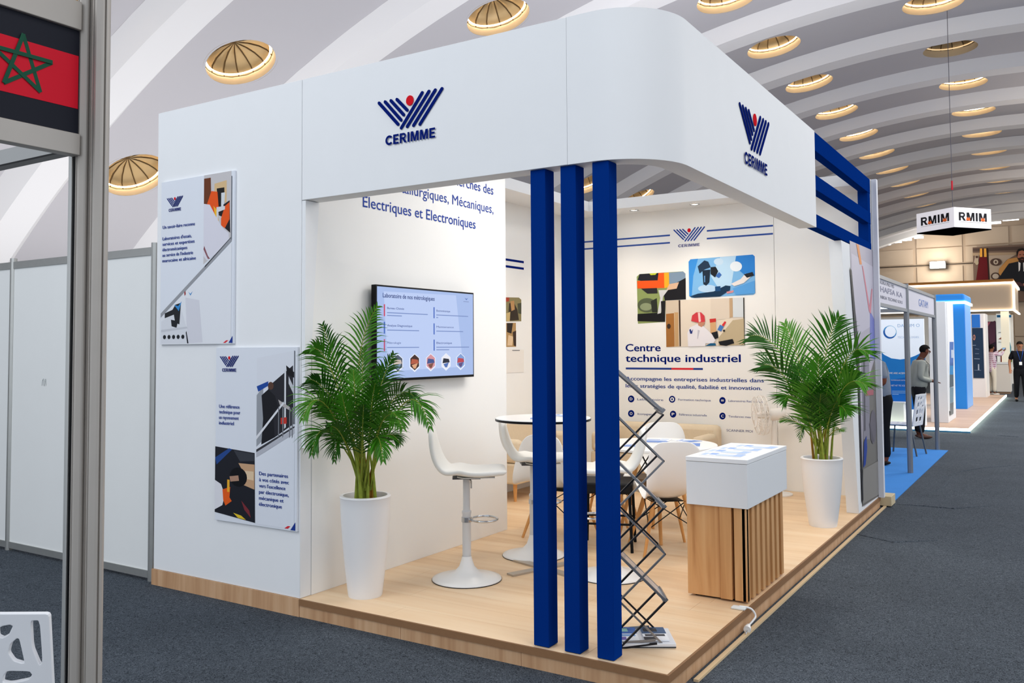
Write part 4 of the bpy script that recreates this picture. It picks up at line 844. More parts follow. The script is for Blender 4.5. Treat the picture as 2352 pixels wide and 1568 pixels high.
def bro(i, x, y, rz, lb, w_=.15, l_=.21): sheet(x, y, ZTOP+.0005, w_, l_, rz, lb, group='brochures on the counter', cols=((-.5,.5,-.5,-.3,'#a9c3ee'), (-.5,.1,-.3,.1,'#c3d5f4'), (-.2,.45,.12,.3,'#8fb0e6'), (-.4,.4,.34,.46,'#b4caf0')))
bro(0, -.20, 1.40, 1.62, 'pale blue leaflet at the front of the counter lid', .12, .26)
bro(1, -.22, 1.57, 1.52, 'blue leaflet lying second from the front on the counter lid', .12, .26)
bro(2, -.20, 1.74, 1.60, 'leaflet in the middle of the counter lid', .12, .26)
bro(3, -.15, 1.92, 1.50, 'folded blue leaflet at the rear of the counter lid', .12, .26)

# power cable and plug hanging over the edge
pa = hit(1702, 1398, Z=HP); cb = empty('power_cable', (pa.x, pa.y, HP), 'white power cable looping over the platform edge with a round plug', 'cable')
pts = [Vector((pa.x+.02, pa.y, HP+.012)), Vector((-.03, pa.y+.00, HP+.014)), Vector((.03, pa.y+.01, HP+.008)), Vector((.055, pa.y+.02, HP-.03)), Vector((.05, pa.y-.01, .055)), Vector((.035, pa.y-.05, .035))]
def smooth(P, n=6):
    P = [Vector(p) for p in P]; out_ = []
    for i in range(len(P)-1):
        a, b_, c_, d = P[max(i-1,0)], P[i], P[i+1], P[min(i+2, len(P)-1)]
        for j in range(n):
            t_ = j/n; out_.append(.5*((2*b_) + (-a+c_)*t_ + (2*a-5*b_+4*c_-d)*t_*t_ + (-a+3*b_-3*c_+d)*t_**3))
    return out_ + [P[-1]]
MB().tube(smooth(pts), .0055, 8).build('cord', GLOSSW, cb)
MB().tube([pts[-1], pts[-1] + Vector((.005,-.035,-.006)), pts[-1] + Vector((.008,-.05,-.008))], [.012, .021, .020], 16).build('plug', GLOSSW, cb)
MB().box(pa.x-.05, pa.x+.03, pa.y-.03, pa.y+.02, HP+.001, HP+.012).build('adapter', mat('#e8ecea', .4), cb, bevel=.003)
MB().tube([pts[-1] + Vector((.008,-.045,-.012)), pts[-1] + Vector((.010,-.09,-.02))], .004, 6).build('pin', CHROME, cb)

# ------------------------------------------------------------------ zigzag brochure stand
U = Vector((RX*.98 + .02, RY*.98, 0)).normalized(); V = Vector((-U.y, U.x, 0))
b0 = hit(1477, 1489, Z=HP); so = Vector((b0.x, b0.y, HP))
sd = empty('brochure_stand', so, 'folding zigzag aluminium brochure stand beside the blue column at the platform corner', 'brochure stand')
DK = mat('#2a2b30', .35, .5); GR = mat('#8b8d92', .3, .8); ACR = mat('#c9ced6', .12, .3)
m_ = MB(); bx0, bx1 = -.15, .165
def S(u, v, z): return so + U*u + V*v + Vector((0,0,z))
m_.prism([S(bx0,0,0), S(bx1,0,0), S(bx1,.24,0), S(bx0,.24,0)], (0,0,.024)); m_.build('base_tray', mat('#dfe2e8', .35, .2), sd, bevel=.003)
MB().prism([S(bx0+.001,-.003,.004), S(bx1-.001,-.003,.004), S(bx1-.001,0,.004), S(bx0+.001,0,.004)], (0,0,.004)).build('base_trim', BLACK, sd)
dist = (so - CAMP).dot(Vector((-math.sin(YAW), math.cos(YAW), 0)))
def zpix(y): return 1.6 - (y - 799.5)/F_*dist - HP
hw_ = 53/F_*dist; z6 = zpix(1427); cell = (1427 - 1007)/4/F_*dist
cxu = 0.0
centers = [z6 + cell*i for i in range(5)]
def lattice(v, m):
    for i, zc in enumerate(centers):
        MB().bar(S(cxu-hw_, v, zc-cell/2), S(cxu+hw_, v, zc+cell/2), .009, .011, V, ).build('scissor_bar', m[i % 2], sd)
        MB().bar(S(cxu-hw_, v+.010, zc+cell/2), S(cxu+hw_, v+.010, zc-cell/2), .009, .011, V).build('scissor_bar', m[(i+1) % 2], sd)
    MB().bar(S(cxu-hw_, v, z6-cell/2), S(cxu+.07, v, .024), .009, .011, V).build('foot_bar', DK, sd)
    MB().bar(S(cxu+hw_*.55, v+.010, z6-cell*.35), S(cxu-.10, v+.010, .024), .009, .011, V).build('foot_bar', GR, sd)
lattice(.004, (DK, GR)); lattice(.222, (DK, DK))
for i, zc in enumerate(centers):
    for s_ in (-1, 1): MB().tube([S(cxu+s_*hw_, .0, zc+cell/2), S(cxu+s_*hw_, .236, zc+cell/2)], .0045, 8).build('cross_rod', DK, sd)
def tray(ua, za, ub, zb):
    a = S(ua, .006, za); b_ = S(ub, .006, zb); d = (b_-a).normalized(); nr = V.cross(d).normalized()
    if nr.z < 0: nr = -nr
    MB().prism([a, b_, b_ + V*.225, a + V*.225], nr*.005).build('tray', ACR, sd)
    MB().bar(a, b_, .012, .024, V).build('tray_rim', GR, sd); MB().bar(a + V*.226, b_ + V*.226, .012, .024, V).build('tray_rim', GR, sd); MB().bar(b_, b_ + V*.226, .014, .026, nr).build('tray_rim', GR, sd)
top = centers[-1] + cell/2
tray(-hw_, top+cell, hw_, top+.02)
for i in (3, 1): tray(-hw_, centers[i]+cell/2, hw_, centers[i]-cell/2)
def su(v, lb, h): 
    o = empty('brochure', S(v, .13, .0255), lb, 'brochure', 'brochures in the stand base', math.atan2(U.y, U.x))
    MB().box(-.062, .062, -.10, .10, 0, .006).build('pages', PRW, o, local=True); k = MB()
    k.box(-.062, .062, .0, .10, .0061, .0066, mat(h[0], .4)); k.box(-.05, .05, -.04, -.01, .0061, .0067, mat(h[1], .4)); k.box(-.05, .02, .03, .08, .0067, .0072, mat(h[2], .4)); k.box(-.062, .0, -.095, -.05, .0061, .0067, mat(h[3], .4)); k.build('print', None, o, local=True)
su(-.075, 'blue covered brochure on the left of the stand base tray', ('#3a68b4', '#7da4d8', '#8fc0b8', '#6a5aa8')); su(.075, 'grey photo brochure on the right of the stand base tray', ('#3e5a7e', '#44474f', '#20242c', '#2c2f38'))

# pedestal fan
fp = Vector((hit(1778, 990, Y=5.12).x, 5.12, HP)); fn = empty('pedestal_fan', fp, 'white pedestal fan standing against the back wall beside the printed lettering', 'fan')
FW = mat('#efebe6', .4)
MB().lathe([(.17, 0), (.17, .012), (.06, .03), (.035, .06), (.03, .10)], tuple(fp), 32).build('base', FW, fn)
za = hit(1778, 965, Y=5.12).z
MB().tube([fp + Vector((0,0,.08)), fp + Vector((0,0,.5)), Vector((fp.x, fp.y, za-.10)), Vector((fp.x, fp.y, za))], [.034, .032, .030, .018], 14).build('pole', FW, fn)
mo = Vector((fp.x, fp.y, za+.06)); hd = Vector((-.86, -.50, -.06)).normalized()
MB().tube([mo - hd*.11, mo - hd*.08, mo + hd*.02, mo + hd*.07], [.045, .062, .062, .04], 18).build('motor', FW, fn)
side = hd.cross(Vector((0,0,1))).normalized(); upv = side.cross(hd); hc = mo + hd*.13
gm = MB()
def circ(c_, r_, n=32): return [c_ + side*r_*math.cos(2*math.pi*i/n) + upv*r_*math.sin(2*math.pi*i/n) for i in range(n)]
for r_, o_ in ((.20, 0), (.19, .045), (.19, -.045), (.12, .065), (.12, -.065), (.05, .07)): gm.tube(circ(hc + hd*o_, r_), .0035, 6, closed=True)
for i in range(36):
    a = 2*math.pi*i/36; dr = side*math.cos(a) + upv*math.sin(a)
    gm.tube([hc + hd*.07 + dr*.05, hc + hd*.065 + dr*.12, hc + hd*.045 + dr*.19, hc + dr*.20, hc - hd*.045 + dr*.19, hc - hd*.065 + dr*.12, hc - hd*.07 + dr*.04], .0018, 4)
gm.build('guard', FW, fn)
bm_ = MB()
for i in range(3):
    a = 2*math.pi*i/3; d1 = side*math.cos(a) + upv*math.sin(a); d2 = side*math.cos(a+.9) + upv*math.sin(a+.9)
    bm_.prism([hc + d1*.02, hc + d1*.16, hc + (d1+d2)*.095, hc + d2*.12 + hd*.02], hd*.004)
bm_.tube([hc - hd*.03, hc + hd*.04], [.035, .03], 14); bm_.build('blades', FW, fn)
#@@PART4
# ------------------------------------------------------------------ shell scheme on the left
ss = empty('shell_scheme_wall', (-5.3, .05, 0), 'grey white shell scheme partition with aluminium posts left of the booth', 'partition wall')
ZS = 2.33
pxs = [-3.835, -4.765, -5.68, -6.60, -7.52]
oct8 = lambda x, y, r, n=8: [(x + r*math.cos(math.pi/8 + 2*math.pi*i/n), y + r*math.sin(math.pi/8 + 2*math.pi*i/n), 0) for i in range(n)]
for i, x in enumerate(pxs):
    MB().prism(oct8(x, .05, .026), (0,0,ZS+.03)).build('post', ALU, ss, sharp=20)
for i in range(4):
    a, b_ = pxs[i+1]+.024, pxs[i]-.024
    MB().box(a, b_, .044, .056, .07, ZS-.05).build('panel', GRAYP, ss)
    MB().box(a, b_, .034, .066, ZS-.055, ZS).build('rail', ALU, ss); MB().box(a, b_, .034, .066, .02, .07).build('rail', ALU, ss)
# pen scribble on the panel
A = hit(103, 878, Y=.043); sc = MB()
for k_ in range(2):
    sc.tube([A + Vector((-.03 + .035*k_ + .013*math.cos(t_*.9), 0, .03*math.sin(t_*1.3 + k_))) for t_ in range(9)], .0012, 4)
sc.build('pen_mark', mat('#9aa0a2', .7), ss)

# foreground corner post and fascia with flag
g0 = 2.17
fc = atd(188, 800, 2.19); fc2 = atd(224, 800, 2.17)
fr0 = empty('shell_scheme_frame', (fc.x, fc.y, 0), 'foreground aluminium stand frame with double corner post and flag fascia at left', 'stand frame')
def post_prof(c_, r, rot=0):
    P = []
    for i in range(8):
        a0 = 2*math.pi*i/8 + rot; w_ = .30
        for da, rr in (((-w_, 1.0), (-.13, 1.0), (-.12, .70), (.12, .70), (.13, 1.0), (w_, 1.0)) if i % 2 else ((-w_, 1.0), (w_, 1.0))):
            P.append((c_.x + r*rr*math.cos(a0+da)/math.cos(da), c_.y + r*rr*math.sin(a0+da)/math.cos(da), 0))
    return P
ALF = mat('#b3ada6', .45, .35, noise=.06, nscale=9)
for c_ in (fc, fc2):
    m = MB(); m.prism(post_prof(c_, .0195, YAW + .10), (0,0,2.62)); m.build('post', ALF, fr0, flat=True)
# fascia along the aisle direction (toward the camera)
fy0 = fc.y - .022; Lf = 1.0; X0 = fc.x
zt_, zu, zb2, zc = [hit(165, y, X=X0) for y in (2, 56, 299, 349)]
zs = [CAMP.z + (799.5 - y)/F_*2.17 for y in (0, 56, 299, 349)]
zt_, zu, zl, zbm = zs
MB().box(X0-.016, X0+.016, fy0-Lf, fy0, zu, zt_+.012).build('rail', ALF, fr0, bevel=.002); MB().box(X0-.016, X0+.016, fy0-Lf, fy0, zbm, zl).build('rail', ALF, fr0, bevel=.002)
FX = X0 + .006
MB().box(X0-.003, FX, fy0-Lf, fy0, zl, zu).build('sign_panel', mat('#1b1d27', .5), fr0)
m = MB(); hh = zu - zl
m.box(FX, FX+.0008, fy0-Lf+.0, fy0-.002, zl+hh*.245, zu-hh*.245, mat('#d4122b', .5))
# green five-pointed interlaced star outline, laid out from its photo position
stp = dict(X=FX+.001); A_ = [(57,83), (112,142), (88,203), (17,185), (0,110)]; A_[4] = (-4,108)
ctr = hit(52, 146, **stp); tip = hit(57, 83, **stp); R5 = (tip.z - ctr.z)*1.06
pt5 = [Vector((FX+.001, ctr.y + R5*math.sin(2*math.pi*i/5)*1.04, ctr.z + R5*math.cos(2*math.pi*i/5))) for i in range(5)]
for i in range(5):
    a, b_ = pt5[i] + Vector((.0009*i, 0, 0)), pt5[(i+2) % 5] + Vector((.0009*i, 0, 0)); m.bar(a, b_, .0095, .0004, (1,0,0), mat('#14503a', .5))
m.build('flag_print', None, fr0)
# cross beam running away to the left and thin inner post
ca = atd(156, 351, 2.22); m = MB(); zz = ca.z
m.box(fc.x-1.6, fc.x-.02, fc.y-.014, fc.y+.014, zz+.004, zz+.045); m.build('cross_rail', mat('#b4b5b4', .45, .5), fr0); MB().box(fc.x-1.6, fc.x-.02, fc.y-.016, fc.y+.016, zz-.001, zz+.004).build('cross_rail_dark_edge', BLACK, fr0)  # black strip drawn along the lower edge of the rail
ip = atd(160, 800, 2.22); MB().box(ip.x-.007, ip.x+.008, ip.y-.007, ip.y+.007, 0, zz).build('inner_post', mat('#b9bab8', .4, .6), fr0, bevel=.002)
MB().box(ip.x+.008, ip.x+.0135, ip.y-.003, ip.y+.004, 0, zz).build('gap_strip', BLACK, fr0)  # black strip put in for the shaded gap beside the post

# perforated plastic chairs
def holes_plate(outer, holes, name, m, parent, tf, th=.012):
    cu = bpy.data.curves.new(name, 'CURVE'); cu.dimensions = '2D'; cu.fill_mode = 'BOTH'; cu.extrude = th/2; cu.bevel_depth = .002; cu.bevel_resolution = 1
    for P in [outer] + holes:
        s_ = cu.splines.new('POLY'); s_.points.add(len(P)-1); s_.use_cyclic_u = True
        for i, (x, y) in enumerate(P): s_.points[i].co = (x, y, 0, 1)
    ob = bpy.data.objects.new(name, cu); C.objects.link(ob); dg = bpy.context.evaluated_depsgraph_get(); dg.update()
    me = bpy.data.meshes.new_from_object(ob.evaluated_get(dg)); bpy.data.objects.remove(ob); me.name = name
    me.transform(tf); me.materials.clear(); me.materials.append(m)
    for p_ in me.polygons: p_.use_smooth = False
    o = bpy.data.objects.new(name, me); C.objects.link(o); o.parent = parent; return o
def round_poly(P, k=3):
    for _ in range(k):
        Q = []
        for i in range(len(P)):
            a, b_ = P[i], P[(i+1) % len(P)]; Q += [(a[0]*.86+b_[0]*.14, a[1]*.86+b_[1]*.14), (a[0]*.14+b_[0]*.86, a[1]*.14+b_[1]*.86)]
        P = Q
    return P
PLW = mat('#eef0f4', .35, coat=.1)
def make_perf_chair():
    r = empty('perforated_chair', (0,0,0), '', 'chair')
    W_, H_ = .42, .46
    out_ = round_poly([(-W_/2,0), (W_/2,0), (W_/2+.002,H_*.5), (W_/2,H_), (0,H_+.004), (-W_/2,H_)], 1)
    out_ = [(-W_/2+.012,0), (W_/2-.012,0), (W_/2,.012), (W_/2,H_-.008), (W_/2-.0023,H_-.0023), (W_/2-.008,H_), (0,H_+.004), (-W_/2+.008,H_), (-W_/2+.0023,H_-.0023), (-W_/2,H_-.008), (-W_/2,.012)]
    hl = [[(.160,.445),(.188,.445),(.190,.322),(.178,.312),(.160,.365)], [(.1228,.396),(.1313,.393),(.1425,.322),(.132,.320),(.110,.328),(.096,.352),(.1035,.379)], [(.071,.420),(.084,.431),(.107,.435),(.117,.430),(.1035,.403),(.084,.393),(.072,.400)],
          [(.092,.303),(.153,.300),(.161,.288),(.150,.273),(.097,.263),(.076,.268),(.080,.288)], [(-.01,.435),(.045,.43),(.05,.385),(.0,.37),(-.03,.40)], [(.0,.345),(.06,.36),(.07,.33),(.045,.285),(.0,.29)], [(-.13,.435),(-.055,.432),(-.06,.38),(-.12,.37)], [(-.185,.43),(-.155,.43),(-.15,.33),(-.185,.33)],
          [(-.12,.345),(-.05,.35),(-.03,.28),(-.10,.27)], [(.17,.24),(.185,.25),(.185,.12),(.165,.14)], [(.08,.235),(.145,.24),(.14,.17),(.09,.15)], [(-.01,.25),(.05,.255),(.06,.17),(.0,.18)], [(-.13,.24),(-.05,.25),(-.04,.17),(-.12,.16)], [(-.185,.29),(-.155,.29),(-.155,.14),(-.185,.14)], [(.03,.13),(.14,.125),(.13,.06),(.04,.06)], [(-.12,.13),(-.01,.14),(-.01,.06),(-.11,.06)]]
    tf = Matrix.Translation((0, -.20, .425)) @ Matrix.Rotation(math.radians(90+8), 4, 'X')
    holes_plate(out_, [round_poly(h, 2) for h in hl], 'backrest', PLW, r, tf)
    hs2 = [[(x*1.0, y*.85+.02) for x, y in h] for h in hl]
    holes_plate([(x, y*.93) for x, y in out_], [round_poly(h, 2) for h in hs2], 'seat', PLW, r, Matrix.Translation((0, -.21, .445)))
    G = mat('#5e6368', .35, .6)
    for sx in (-1, 1):
        MB().tube([(sx*.185, .18, .435), (sx*.20, .22, 0)], .0125, 10).build('leg', G, r, local=True); MB().tube([(sx*.185, -.17, .435), (sx*.205, -.25, 0)], .0125, 10).build('leg', G, r, local=True)
        MB().tube([(sx*.185, .18, .43), (sx*.185, -.17, .43)], .010, 8).build('seat_rail', G, r, local=True)
    return r
pc = make_perf_chair(); a = atd(-66, 1400, 2.42)
place(pc, (a.x + .2*-math.sin(YAW)*-1*0 , a.y, 0), YAW + .06, 'white perforated plastic chair back in the bottom left corner behind the post', 'white perforated chairs')
bk = Vector((0,-.26,0)); rot = Matrix.Rotation(YAW + .06, 3, 'Z'); pc.location = Vector((a.x, a.y, 0)) - rot @ bk

# ------------------------------------------------------------------ stalls down the aisle on the right
BLC = mat('#3f86d2', .9, noise=.06, nscale=3)
tag(MB().box(-4.0, .07, 5.62, 10.97, 0, .008).build('blue_carpet', BLC), 'bright blue carpet laid in the neighbouring stall beyond the booth', 'carpet')
bk_ = tag(MB().box(-.45, .10, 5.56, 5.80, .009, .105).build('platform_block', mat('#cdbd9c', .6), bevel=.004), 'pale wooden platform block jutting out beyond the booth end', 'block')
stl = empty('stall_frame', (-.07, 8.3, 0), 'shell scheme stall frame with lettered fascia over the blue carpet', 'stand frame')
PG = mat('#8f9194', .4, .6)
py1 = hit(2092, 1087, Z=0); py2 = hit(2146, 1033, Z=0); ZF = 2.36; ZFb = 2.02
for y in (5.62, py1.y, py2.y): MB().prism(oct8(-.075, y, .034), (0,0,ZF+.02)).build('post', PG, stl, sharp=20)
for a, b_, t, hh2 in ((5.62, py1.y, 'DATUM ACEM', 1), (py1.y, py2.y, 'DATAM', 2)):
    MB().box(-.079, -.069, a+.03, b_-.03, ZFb+.04, ZF-.04).build('fascia_panel', mat('#dcdae6', .5), stl)
    MB().box(-.095, -.055, a+.03, b_-.03, ZF-.04, ZF).build('rail', PG, stl); MB().box(-.095, -.055, a+.03, b_-.03, ZFb, ZFb+.04).build('rail', PG, stl)
m = MB()
def stext(t, ya, yb, z, cap, h): put_text(m, t, Vector((-.068, ya, z)), Vector((-.068, yb, z)), cap, (1,0,0), mat(h, .5), .01, .001)
ya, yb = hit(2022, 680, X=-.07).y, hit(2072, 680, X=-.07).y
stext('KUKA PRO PES', ya, yb*.6+ya*.4, 2.27, .035, '#7d7f92'); stext('HAFSA KA', ya, yb, 2.185, .06, '#8486a0'); stext('NIKIA TECHNO SOLS', ya, yb, 2.11, .035, '#7d7f92')
m.build('lettering', None, stl); m = MB()
ya, yb = hit(2110, 705, X=-.07).y, hit(2131, 705, X=-.07).y; stext('GATAM', ya, yb, 2.14, .10, '#5b80cc')
m.build('lettering', None, stl)
MB().box(-4.0, -.07, 10.97, 11.01, ZFb+.10, ZFb+.16).build('rear_rail', PG, stl)

# LED edged platform of the next stand and its wave wall
lp = empty('led_platform', (-2, 20, 0), 'low wooden platform with glowing white edge in the stand beyond the blue carpet', 'platform')
MB().box(-5, .09, 14.16, 26.8, 0, .075).build('deck', wood('wood_far', '#c4a28a', '#cfae95', '#d8baa2', 0, .3, .5), lp)
LEDM = mat('#f2ffe8', .5, 0, 6)
MB().box(-5, .12, 14.12, 14.16, .03, .075).build('led_strip', LEDM, lp); MB().box(.09, .12, 14.16, 26.8, .03, .075).build('led_strip', LEDM, lp)
MB().box(-5, .125, 14.10, 14.165, .0, .028).build('edge_trim', mat('#4f8fb8', .4), lp)
light('AREA', (.16, 20.5, .06), 14, (.93, 1, .88), .04, target=(1.5, 20.5, -.2), size_y=12)
ww = hit(2126, 900, Y=14.5); ztw = hit(2060, 733, Y=14.5).z
wv = empty('display_wall', (ww.x-1.5, 14.5, .08), 'white display wall with blue wave and ring emblem behind the man in grey', 'display wall')
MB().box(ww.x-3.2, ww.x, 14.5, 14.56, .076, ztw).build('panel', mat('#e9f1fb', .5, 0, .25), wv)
p = dict(Y=14.5); cw = crop(1980, 540, 4.9005); m = MB()
def wave(): 
    return [(-300,1080), (100,1230), (180,1280), (250,1345), (330,1385), (430,1398), (520,1385), (600,1355), (712,1300)]
art(m, [('#2b8ce0', wave() + [(712,1960), (-300,1960)]), ('#1f72cf', [(-300,1600), (200,1650), (712,1560), (712,1960), (-300,1960)])], p, cw, .001)
m2 = MB()
for r0_, r1_, h in ((76, 60, '#4fa3de'),):
    O = ell(314, 1090, 76, 74, 28); I = ell(320, 1084, 62, 62, 28)
    for i in range(28):
        j = (i+1) % 28; f_ = (math.cos(2*math.pi*i/28 - 2.0) + 1)/2; poly_px(m, [cw(*O[i]), cw(*O[j]), cw(*I[j]), cw(*I[i])], p, mat(['#2d6fc4', '#57a6e4', '#a9d6f4'][min(2, int((1-f_)*3))], .5), .0022)
text_px(m, 'DATUM O', *cw(400, 1035), cw(650, 1035)[0], cw(400, 1000)[1], p, mat('#a9c6ea', .5), .0); text_px(m, 'TECHNOLOGIES', *cw(400, 1160), cw(640, 1160)[0], cw(400, 1138)[1], p, mat('#b5c6e2', .5), .0)
ck = crop(1980, 780, 3.9194)
text_px(m, 'WE ARE ACEM', *ck(243, 307), ck(385, 307)[0], ck(243, 292)[1], p, WHITE2, .02, .003); text_px(m, 'NUMERIQUE DATA', *ck(262, 368), ck(390, 368)[0], ck(262, 358)[1], p, WHITE2, .0, .003)
text_px(m, 'NET NT TIC ICE', *ck(262, 418), ck(385, 418)[0], ck(262, 404)[1], p, WHITE2, .0, .003)
poly_px(m, [ck(*q_) for q_ in ell(236, 464, 21, 21)], p, WHITE2, .002); poly_px(m, [ck(*q_) for q_ in ell(236, 464, 9, 9)], p, mat('#1f72cf', .5), .0026)
poly_px(m, [ck(*q_) for q_ in ell(240, 361, 8, 8, 10)], p, WHITE2, .002)
for y in (460, 475, 488): poly_px(m, [ck(272, y), ck(400 - (y > 480)*70, y+1), ck(400 - (y > 480)*70, y+6), ck(272, y+5)], p, mat('#9cc3ee', .5), .002)
m.build('print', None, wv)
tb = hit(2060, 950, Y=14.42); wtc = empty('reception_desk', (ww.x-1.3, 14.3, .08), 'low white reception desk in front of the blue wave wall', 'desk')
MB().box(ww.x-2.4, ww.x-.35, 14.24, 14.48, .077, .50).build('desk_body', mat('#eef1ee', .4), wtc, bevel=.01); MB().box(ww.x-2.45, ww.x-.33, 14.22, 14.49, .50, .52).build('desk_top', WHITE2, wtc)

# white pillar with print, blue pillars, dark banner, canopy stand
wp = empty('white_pillar', (-.5, 15.9, .075), 'white square pillar with narrow picture strip left of the blue pillar', 'pillar')
zz = hit(2176, 692, Y=15.4).z
MB().box(-.66, -.345, 15.3, 16.75, .075, zz).build('body', mat('#e4e6ea', .5), wp, bevel=.01); MB().box(-.346, -.333, 15.45, 16.6, .3, zz-.02).build('side_panel', mat('#f4f4f6', .5), wp)
cp = crop(1980, 540, 4.9005); m = MB()
art(m, [('#4a73ba', [(985,1200), (1030,1200), (1028,1480), (985,1480)]), ('#c9d4e6', [(1002,1290), (1026,1290), (1026,1380), (1004,1380)])], dict(X=-.333), cp); art(m, [('#2f8ac6', ck and [cp(985,1470), cp(1028,1465), cp(1027,1568), cp(985,1568)])], dict(X=-.333), None, .0016)
art(m, [('#2f7fae', [(788,205), (822,205), (822,290), (788,290)]), ('#53636e', [(788,292), (822,290), (824,420), (788,430)]), ('#7b95a4', [(789,430), (823,425), (822,560), (790,570)]), ('#6b6f74', [(790,572), (823,560), (822,665), (792,682)])], dict(X=-.333), ck); m.build('print', None, wp)
bp_ = empty('blue_pillar', (-.5, 20.5, .075), 'tall bright blue square pillar with overhead blue beam in the stand aisle', 'pillar')
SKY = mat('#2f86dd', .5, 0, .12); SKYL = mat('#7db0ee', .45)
zb_ = hit(2222, 697, Y=19.65).z; zt2 = hit(2222, 674, Y=19.65).z
MB().box(-.84, -.375, 19.65, 21.3, .075, zb_).build('body', SKY, bp_); MB().box(-.374, -.366, 19.7, 21.25, .08, zb_).build('side_panel', SKYL, bp_)
MB().box(-3.2, -.36, 19.6, 21.4, zb_+.06, zt2).build('beam', SKY, bp_, bevel=.04); MB().box(-3.2, -.33, 19.58, 21.42, zb_, zb_+.06).build('light_line', mat('#dff4ff', .4, 0, 3), bp_)
db = empty('banner_wall', (-.5, 25.2, .075), 'tall dark navy banner wall with small white icons and plain white foot', 'banner')
zt3 = hit(2250, 720, Y=25.1).z; zb3 = hit(2250, 868, Y=25.1).z
MB().box(-.95, -.33, 25.1, 25.4, .075, zt3).build('frame', mat('#e9e4e2', .5), db); MB().box(-.33, -.30, 25.15, 26.3, .075, zt3).build('edge_panel', mat('#f2ece6', .5), db)
m = MB(); x_ = lambda px_: hit(px_, 800, Y=25.1).x
m.box(x_(2234), x_(2259), 25.085, 25.098, zb3, hit(2250, 753, Y=25.1).z, mat('#22364f', .5)); m.box(x_(2234), x_(2253), 25.085, 25.098, hit(2250, 752, Y=25.1).z, hit(2250, 722, Y=25.1).z, mat('#2d74cc', .5))
art(m, [('#c8876e', ell(1262, 1150, 14, 32, 12)), ('#22364f', ell(1260, 1148, 7, 20, 10)), ('#8c9bb0', [(1245,1235), (1282,1235), (1282,1241), (1245,1241)]), ('#6f8098', [(1272,1275), (1318,1280), (1318,1286), (1272,1281)]), ('#6f8098', [(1272,1330), (1316,1330), (1316,1336), (1272,1336)]), ('#8493a8', [(1262,1385), (1325,1388), (1325,1396), (1262,1393)]), ('#a9b4c4', [(1305,1450), (1318,1450), (1320,1520), (1305,1520)]), ('#6f8098', [(1262,1515), (1340,1518), (1340,1524), (1262,1520)])], dict(Y=25.08), cp, .002)
m.build('print', None, db)
cz = hit(2325, 650, Y=33.0); cz2 = hit(2325, 710, Y=33.0); XR = .12
cn = empty('canopy_stand', (-2, 35, 0), 'large cream canopy with glowing edges over the far stand at right', 'canopy')
CRM = mat('#d9c3aa', .7); LW = mat('#fff2dc', .5, 0, 2.6)
xq = hit(2325, 650, Y=33.0).x
MB().box(-6.5, xq, 33.0, 38.0, cz2.z, cz.z).build('canopy_box', CRM, cn)
MB().box(-6.5, xq+.05, 32.95, 33.0, cz.z-.01, cz.z+.06).build('edge_light', LW, cn); MB().box(-6.5, xq+.05, 32.95, 33.0, cz2.z-.05, cz2.z).build('edge_light', LW, cn)
MB().box(xq, xq+.06, 33.0, 38.0, cz.z-.0, cz.z+.08).build('edge_light', LW, cn); MB().box(xq, xq+.06, 33.0, 38.0, cz2.z-.06, cz2.z).build('edge_light', LW, cn)
MB().box(xq+.0, xq+.07, 32.95, 33.08, cz2.z, cz.z).build('edge_light', LW, cn)
MB().box(-6.5, xq+.03, 32.96, 38.0, cz.z+.062, cz.z+.16).build('top_board', mat('#b47a3c', .6), cn)
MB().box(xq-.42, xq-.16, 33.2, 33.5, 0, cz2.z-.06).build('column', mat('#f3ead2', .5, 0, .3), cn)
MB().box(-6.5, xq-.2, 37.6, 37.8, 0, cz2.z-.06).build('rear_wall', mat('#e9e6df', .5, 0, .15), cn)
a = hit(2277, 850, Y=37.0).x; b_ = hit(2303, 850, Y=37.0).x
tz = hit(2280, 738, Y=35).z
MB().box(hit(2262, 800, Y=35).x, hit(2289, 800, Y=35).x, 35, 35.1, .9, tz).build('dark_screen', mat('#3c2a3c', .5), cn)
m = MB(); art(m, [('#6a4258', [(1400,1000), (1500,960), (1500,1200), (1440,1230)]), ('#e07a92', [(1400,985), (1450,970), (1415,1030), (1398,1030)])], dict(Y=34.98), cp, .01, .002); m.build('screen_print', None, cn)
gw = empty('picture_wall', (hit(2312, 800, Y=36).x, 36, 0), 'pale wall with green grass and teal tower picture behind the pink shirt', 'picture wall')
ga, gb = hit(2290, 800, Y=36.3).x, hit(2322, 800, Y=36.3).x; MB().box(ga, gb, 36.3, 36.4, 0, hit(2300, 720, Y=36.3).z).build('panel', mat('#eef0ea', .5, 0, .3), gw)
m = MB(); art(m, [('#2e8fd8', [(1518,898), (1680,898), (1680,925), (1518,925)]), ('#8ac24a', [(1600,1330), (1640,1330), (1690,1310), (1690,1450), (1560,1450)]), ('#6db4c8', [(1650,1230), (1665,1200), (1680,1260), (1680,1370), (1645,1370)]), ('#4fa040', [(1600,1380), (1612,1300), (1622,1400)]), ('#b06a52', [(1535,1170), (1575,1140), (1605,1175)]), ('#c9d2d0', [(1535,1090), (1640,1080), (1640,1090), (1535,1100)]), ('#c9d2d0', [(1535,1195), (1610,1205), (1610,1215), (1535,1205)]), ('#9a3c2e', [(1560,1330), (1590,1330), (1590,1440), (1560,1440)])], dict(Y=36.28), cp, .01, .003); m.build('print', None, gw)
dk = empty('counter', (hit(2302, 880, Y=28).x, 28, .0), 'low white counter between the pink shirted person and the man in black', 'counter')
